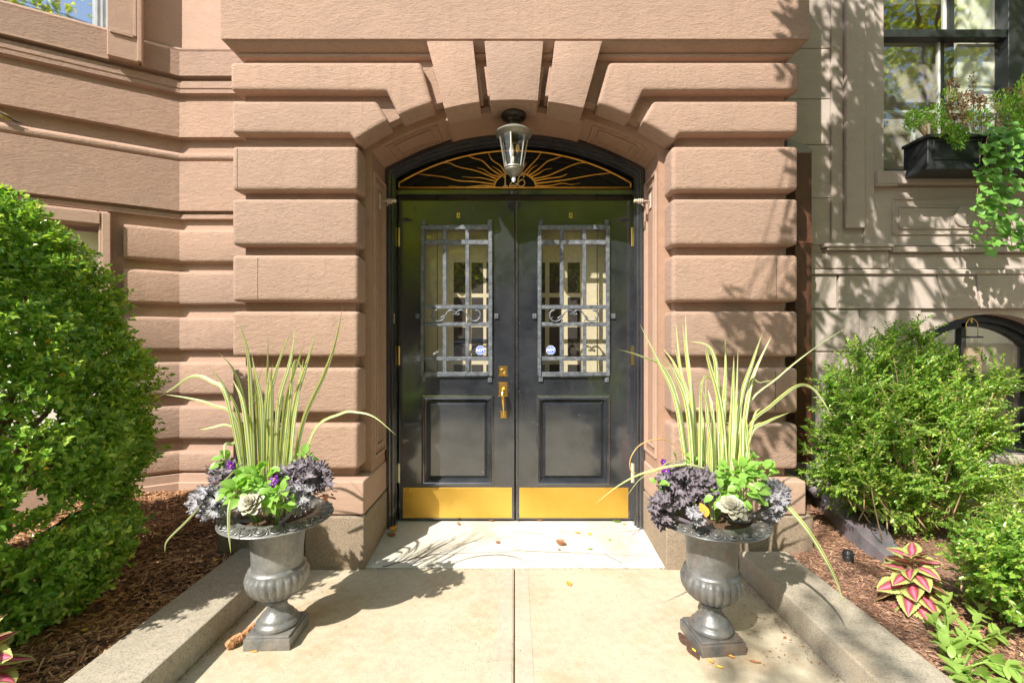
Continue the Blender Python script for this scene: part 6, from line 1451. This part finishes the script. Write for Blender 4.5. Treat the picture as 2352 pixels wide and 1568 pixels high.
fl('large round yellow leaf on the dark left mulch near the kerb', 194, 1455, .030, 80, 'yellowleaf', .75, .2, .115, .015); fl('thin yellow leaf upper left of the round one on the dark mulch', 148, 1360, .022, 60, 'yellowleaf', .5, .2, .12, .015); fl('yellow leaf on the dark mulch close to the kerb middle', 494, 1292, .024, 30, 'yellowleaf', .6, .2, .13, .015)
fl('orange brown wood chip leaf lying in the middle of the dark mulch', 228, 1388, .070, 140, 'orangeleaf', .22, .1, .12, .02)
# litter: tiny scraps
def scraps(name, lab, n, x0, x1, y0, y1, zf_, mats, s0, s1):
    for mi, mt in enumerate(mats):
        k = n//len(mats); x = rng.uniform(x0, x1, k); y = rng.uniform(y0, y1, k); z = np.array([zf_(a, b_) for a, b_ in zip(x, y)])+.003; a = rng.uniform(0, 6.28, k)
        V, F = leaves(np.stack([x, y, z], 1), np.stack([np.cos(a), np.sin(a), 0*a], 1), np.tile([0, 0, 1.0], (k, 1)), rng.uniform(s0, s1, k), rng.uniform(s0, s1, k)*.4, .2, .1)
        o = link(name, np_mesh(name, V, F, M[mt])); tag(o, lab[mi], 'leaf scraps', kind='stuff')
scraps('leaf_scraps', ['tiny brown scraps of dry leaf strewn over the walk'], 90, -1.3, 1.3, 1.3, 2.7, lambda x, y: 0, ['brownleaf'], .004, .012)
scraps('leaf_scraps', ['tiny brown scraps strewn over the white threshold slab', 'tiny yellow scraps gathered on the white threshold slab'], 90, -.85, .85, 2.72, 3.2, lambda x, y: slab_z(y), ['brownleaf', 'yellowleaf'], .004, .013)
scraps('leaf_scraps', ['tiny dark scraps gathered at the right kerb behind the right urn'], 110, .98, 1.30, 1.9, 2.6, lambda x, y: .002, ['brownleaf'], .006, .02)
scraps('leaf_scraps', ['small yellow leaves sprinkled over the dark left mulch'], 60, -2.9, -1.65, 1.1, 2.9, lambda x, y: hl(x, y)+.012, ['yellowleaf'], .010, .022)
scraps('leaf_scraps', ['small dry leaves sprinkled over the right bed'], 60, 1.62, 3.0, 1.1, 2.9, lambda x, y: hr(x, y)+.008, ['brownleaf'], .012, .03)
def grit(name, lab, n, fx_, mats, s0, s1):
    p = np.array([fx_() for _ in range(n)]); a = rng.uniform(0, 6.28, n)
    V, F = leaves(np.stack([p[:, 0], p[:, 1], np.full(n, .0035)], 1), np.stack([np.cos(a), np.sin(a), 0*a], 1), np.tile([0, 0, 1.0], (n, 1)), rng.uniform(s0, s1, n), rng.uniform(s0, s1, n)*.6, .2, .1)
    o = link(name, np_mesh(name, V, F, M[mats])); tag(o, lab, 'grit', kind='stuff')
grit('grit', 'dark grit gathered along both kerbs and the foot of the threshold slab', 1500, lambda: random.choice([(-1.34+abs(random.gauss(0, .018)), random.uniform(1.2, 2.7)), (1.303-abs(random.gauss(0, .018)), random.uniform(1.2, 2.7)), (random.uniform(-1.3, 1.3), 2.71-abs(random.gauss(0, .010)))]), 'dirt', .003, .009)
grit('grit', 'small dark pits and crumbs dotted over the walk', 700, lambda: (random.choice([random.uniform(-1.3, 1.3), random.gauss(-.12, .06)]), random.uniform(1.4, 2.7)), 'dirt', .002, .006)
# damp stain of grit round the right urn foot
n = 26; rs = random.Random(8); c_ = G(1588, 1480, 0); V = [(c_[0], c_[1], .002)]
for i in range(n):
    a = 2*math.pi*i/n; r_ = (1+.25*math.sin(a*3+1)+.12*math.sin(a*7))*(1+rs.uniform(-.1, .1)); V.append((c_[0]+.045*r_*math.cos(a), c_[1]+.075*r_*math.sin(a), .002))
m = MB(); m.add(V, [(0, 1+i, 1+(i+1) % n) for i in range(n)]); o = m.build('grit_stain', M['soil'], walk)

# ================================================================== STREET BEHIND THE VIEWER (seen in the glass, casts the dappled shade)
def tree(name, label, base, h, cr, cz, n, ls, mat, seed, rx=1.0, gaps=.5):
    r_ = np.random.default_rng(seed); rr = random.Random(seed); t = thing(name, label, 'tree', base); B = Vector(base); m = MB()
    m.tube([B, B+Vector((.05, 0, h*.3)), B+Vector((0, .1, h*.6))], [.19, .15, .11], 10); m.build('trunk', M['trunk'], t, smooth=True)
    m = MB(); cl = []
    for i in range(26):
        a = rr.uniform(0, 6.28); f = rr.uniform(.4, 1)**.5; z = cz+rr.uniform(-1, 1)*cr*.8; q = Vector((B.x+math.cos(a)*cr*f*rx, B.y+math.sin(a)*cr*f, z)); s_ = B+Vector((0, 0, h*rr.uniform(.25, .6)))
        m.tube([s_, s_.lerp(q, .5)+Vector((0, 0, .3)), q], [.07, .04, .015], 5); cl.append(q)
        for k in range(5): cl.append(q+Vector((rr.gauss(0, cr*.25), rr.gauss(0, cr*.25), rr.gauss(0, cr*.22))))
    m.build('limbs', M['trunk'], t, smooth=True); cl = np.array([tuple(c) for c in cl]); idx = r_.integers(0, len(cl), n); pos = cl[idx]+r_.normal(0, cr*.13, (n, 3))
    V, F = leaves(pos, r_.normal(size=(n, 3))+np.array([0, 0, -.4]), r_.normal(size=(n, 3))+np.array([0, 0, 1.2]), ls*r_.uniform(.6, 1.2, n), ls*.55); o = link('crown', np_mesh('crown', V, F, M[mat]), t); o['kind'] = 'stuff'
tree('street_tree', 'yellow green street tree across the road, mirrored in the door and windows, left one', (-6.5, -12.5, .06), 9, 3.2, 6.2, 9000, .26, 'tree', 1, 1.2)
tree('street_tree', 'yellow green street tree across the road, mirrored in the door and windows, middle one', (1.0, -10.2, .06), 11, 3.7, 7.0, 26000, .19, 'tree', 2, 1.15)
tree('street_tree', 'tall street tree to the far right of the viewer, mirrored in the upper right window', (11.5, -5.6, .0), 13, 5.4, 9.2, 42000, .21, 'tree', 5, 1.0)
tree('street_tree', 'yellow green street tree across the road, mirrored in the door and windows, right one', (8.5, -12.5, .06), 9, 3.4, 6.0, 9000, .26, 'tree', 3, 1.2)
# far row houses
fh = thing('row_house', 'red brick row house across the street, only mirrored in the glass', 'building', (0, -19, 0))
MB().box(-14, 14, -22, -18, 0, 10).build('wall', M['brick'], fh)
for i in range(10):
    for k in range(3): w_ = MB().box(-13+2.7*i, -11.9+2.7*i, -18.0, -17.95, 1.6+2.9*k, 3.4+2.9*k).build('window', M['dark'], fh); MB().box(-13+2.7*i, -11.9+2.7*i, -17.95, -17.92, 2.45+2.9*k, 2.53+2.9*k).build('frame', M['white'], w_)
# parked car mirrored in the door glass
car = thing('parked_car', 'silver white parked saloon car at the kerb behind the viewer', 'car', (-1.2, -7.4, 0)); cx0, cy0 = -1.2, -7.4
prof = [(-2.2, .35), (-2.22, .62), (-2.1, .78), (-1.25, .90), (-.65, 1.32), (.0, 1.42), (.75, 1.36), (1.45, .98), (2.1, .92), (2.22, .7), (2.2, .35)]
V = []; 
for y, s_ in ((-.88, .94), (-.80, 1), (.80, 1), (.88, .94)): V += [(cx0+x, cy0+y*(1 if z < .95 else .82), .05+z*s_ if z > .5 else .05+z) for x, z in prof]
n = len(prof); F = [(j*n+i, j*n+(i+1) % n, (j+1)*n+(i+1) % n, (j+1)*n+i) for j in range(3) for i in range(n)] + [tuple(range(n)), tuple(range(3*n, 4*n))[::-1]]
m = MB(); m.add(V, F); m.build('body', simple('silver car paint', (.55, .57, .6), .25, .5), car, smooth=True, angle=35)
for x in (-1.35, 1.35):
    for y in (-.84, .84):
        w_ = MB().tube([(cx0+x, cy0+y-.1, .28), (cx0+x, cy0+y+.1, .28)], .33, 20).build('wheel', M['plastic'], car); MB().tube([(cx0+x, cy0+y-.11, .28), (cx0+x, cy0+y+.11, .28)], .19, 14).build('rim', M['greymetal'], w_)
for s_ in (-1, 1): MB().prism([(cx0-1.1, 1.0), (cx0-.6, 1.32), (cx0+.7, 1.34), (cx0+1.2, 1.02)], cy0+s_*.745-.01, cy0+s_*.745+.01).build('side_window', M['dark'], car)
for s_ in (-1, 1): MB().ball((cx0+2.14, cy0+s_*.6, .75), (.08, .16, .09)).build('headlight', M['paper'], car)
# garden tree beside the viewer: its limbs reach over the right half and cast the leaf shade
gt = thing('garden_tree', 'slender garden tree right of the viewer whose leafy limbs shade the right house', 'tree', (3.1, -1.2, .05)); GB = Vector((3.1, -1.2, .05))
L3 = np.array(tuple(SUN_DIR)); L3 = L3/abs(L3[1])
tg = []; rr = random.Random(41)
def target(x, y, z, w=1.0, tmin=1.3, tj=.9):
    tm = max(tmin, (4.25-z)/1.97 if y > 2.5 else (y+.2)) ; t_ = tm+rr.random()*tj; tg.append((x-L3[0]*t_, y-t_, z-L3[2]*t_))
# dense over the neighbour, leaving a lit strip beside the brown house
for _ in range(330):
    x = rr.uniform(2.45, 4.6); z = rr.uniform(.3, 4.9); 
    target(x, 3.42, z)
for _ in range(60): target(rr.gauss(2.62, .10), 3.42, rr.uniform(2.0, 4.4))
for _ in range(16): target(rr.gauss(2.35, .10), 3.42, rr.choice([rr.uniform(3.4, 4.2), rr.uniform(1.5, 2.2), rr.uniform(2.6, 3.0)]))
for _ in range(9): target(rr.uniform(1.60, 1.76), 2.70, rr.uniform(3.10, 3.5), tj=.3)
for (u, v) in ((1820, 175), (1800, 165), (1822, 560), (1825, 700), (1700, 745), (1680, 760), (1720, 790), (1660, 735), (1790, 760), (1810, 790), (1700, 880), (1740, 870), (1780, 890), (1720, 930), (1690, 1000), (1760, 990), (1800, 1010), (1740, 1050), (1790, 860), (1650, 850), (1770, 930), (1810, 940)): 
    q = P(u, v, YF); target(q[0], q[1], q[2], tmin=1.6, tj=.5)
for (u, v) in ((1760, 1400), (1800, 1440), (1700, 1480), (1850, 1500), (1900, 1540), (1780, 1560), (1720, 1430), (1960, 1500), (2000, 1440), (2040, 1560), (1880, 1420), (1840, 1330), (2100, 1480), (2150, 1350), (2060, 1220), (1990, 1330), (1650, 1545)):
    q = G(u, v, .06); target(q[0], q[1], q[2], tmin=4.0, tj=1.5)
tg = np.array(tg)
twm = MB(); pos = []; dr = []
hubs = [Vector((2.6, -.6, 4.6)), Vector((1.6, .2, 4.9)), Vector((.8, .6, 5.4)), Vector((2.2, 1.0, 5.6)), Vector((1.2, 1.6, 5.0)), Vector((2.6, .5, 3.6)), Vector((1.6, 1.9, 6.6)), Vector((.4, 1.2, 6.4))]
for h_ in hubs: twm.tube(smooth_line([GB, GB+Vector((.05, .1, 2.2)), GB.lerp(h_, .6)+Vector((0, 0, .9)), h_], 4), [.075*(1-k/13)+.012 for k in range(13)], 6)
for p in tg:
    q = Vector(p); h_ = min(hubs, key=lambda c: (c-q).length); 
    twm.tube([h_, h_.lerp(q, .5)+Vector((rr.gauss(0, .05), rr.gauss(0, .05), .08)), q], [.008, .005, .003], 4, caps=False)
    d0 = (q-h_).normalized()
    for k in range(9):
        pos.append(tuple(q-d0*.02*k+Vector((rr.gauss(0, .012), rr.gauss(0, .012), rr.gauss(0, .012))))); s_ = 1 if k % 2 else -1
        perp = d0.cross(Vector(tuple(SUN_DIR))).normalized(); dr.append(tuple(perp*s_*rr.uniform(.6, 1.2)+d0*rr.uniform(.3, 1)+Vector((rr.gauss(0, .3), rr.gauss(0, .3), rr.gauss(0, .3)))))
twm.build('limbs', M['trunk'], gt, smooth=True); n = len(pos)
V, F = leaves(np.array(pos), np.array(dr), np.tile(-np.array(tuple(SUN_DIR)), (n, 1))+rng.normal(0, .5, (n, 3)), rng.uniform(.075, .125, n), rng.uniform(.03, .045, n)); o = link('crown', np_mesh('crown', V, F, M['tree_d']), gt); o['kind'] = 'stuff'
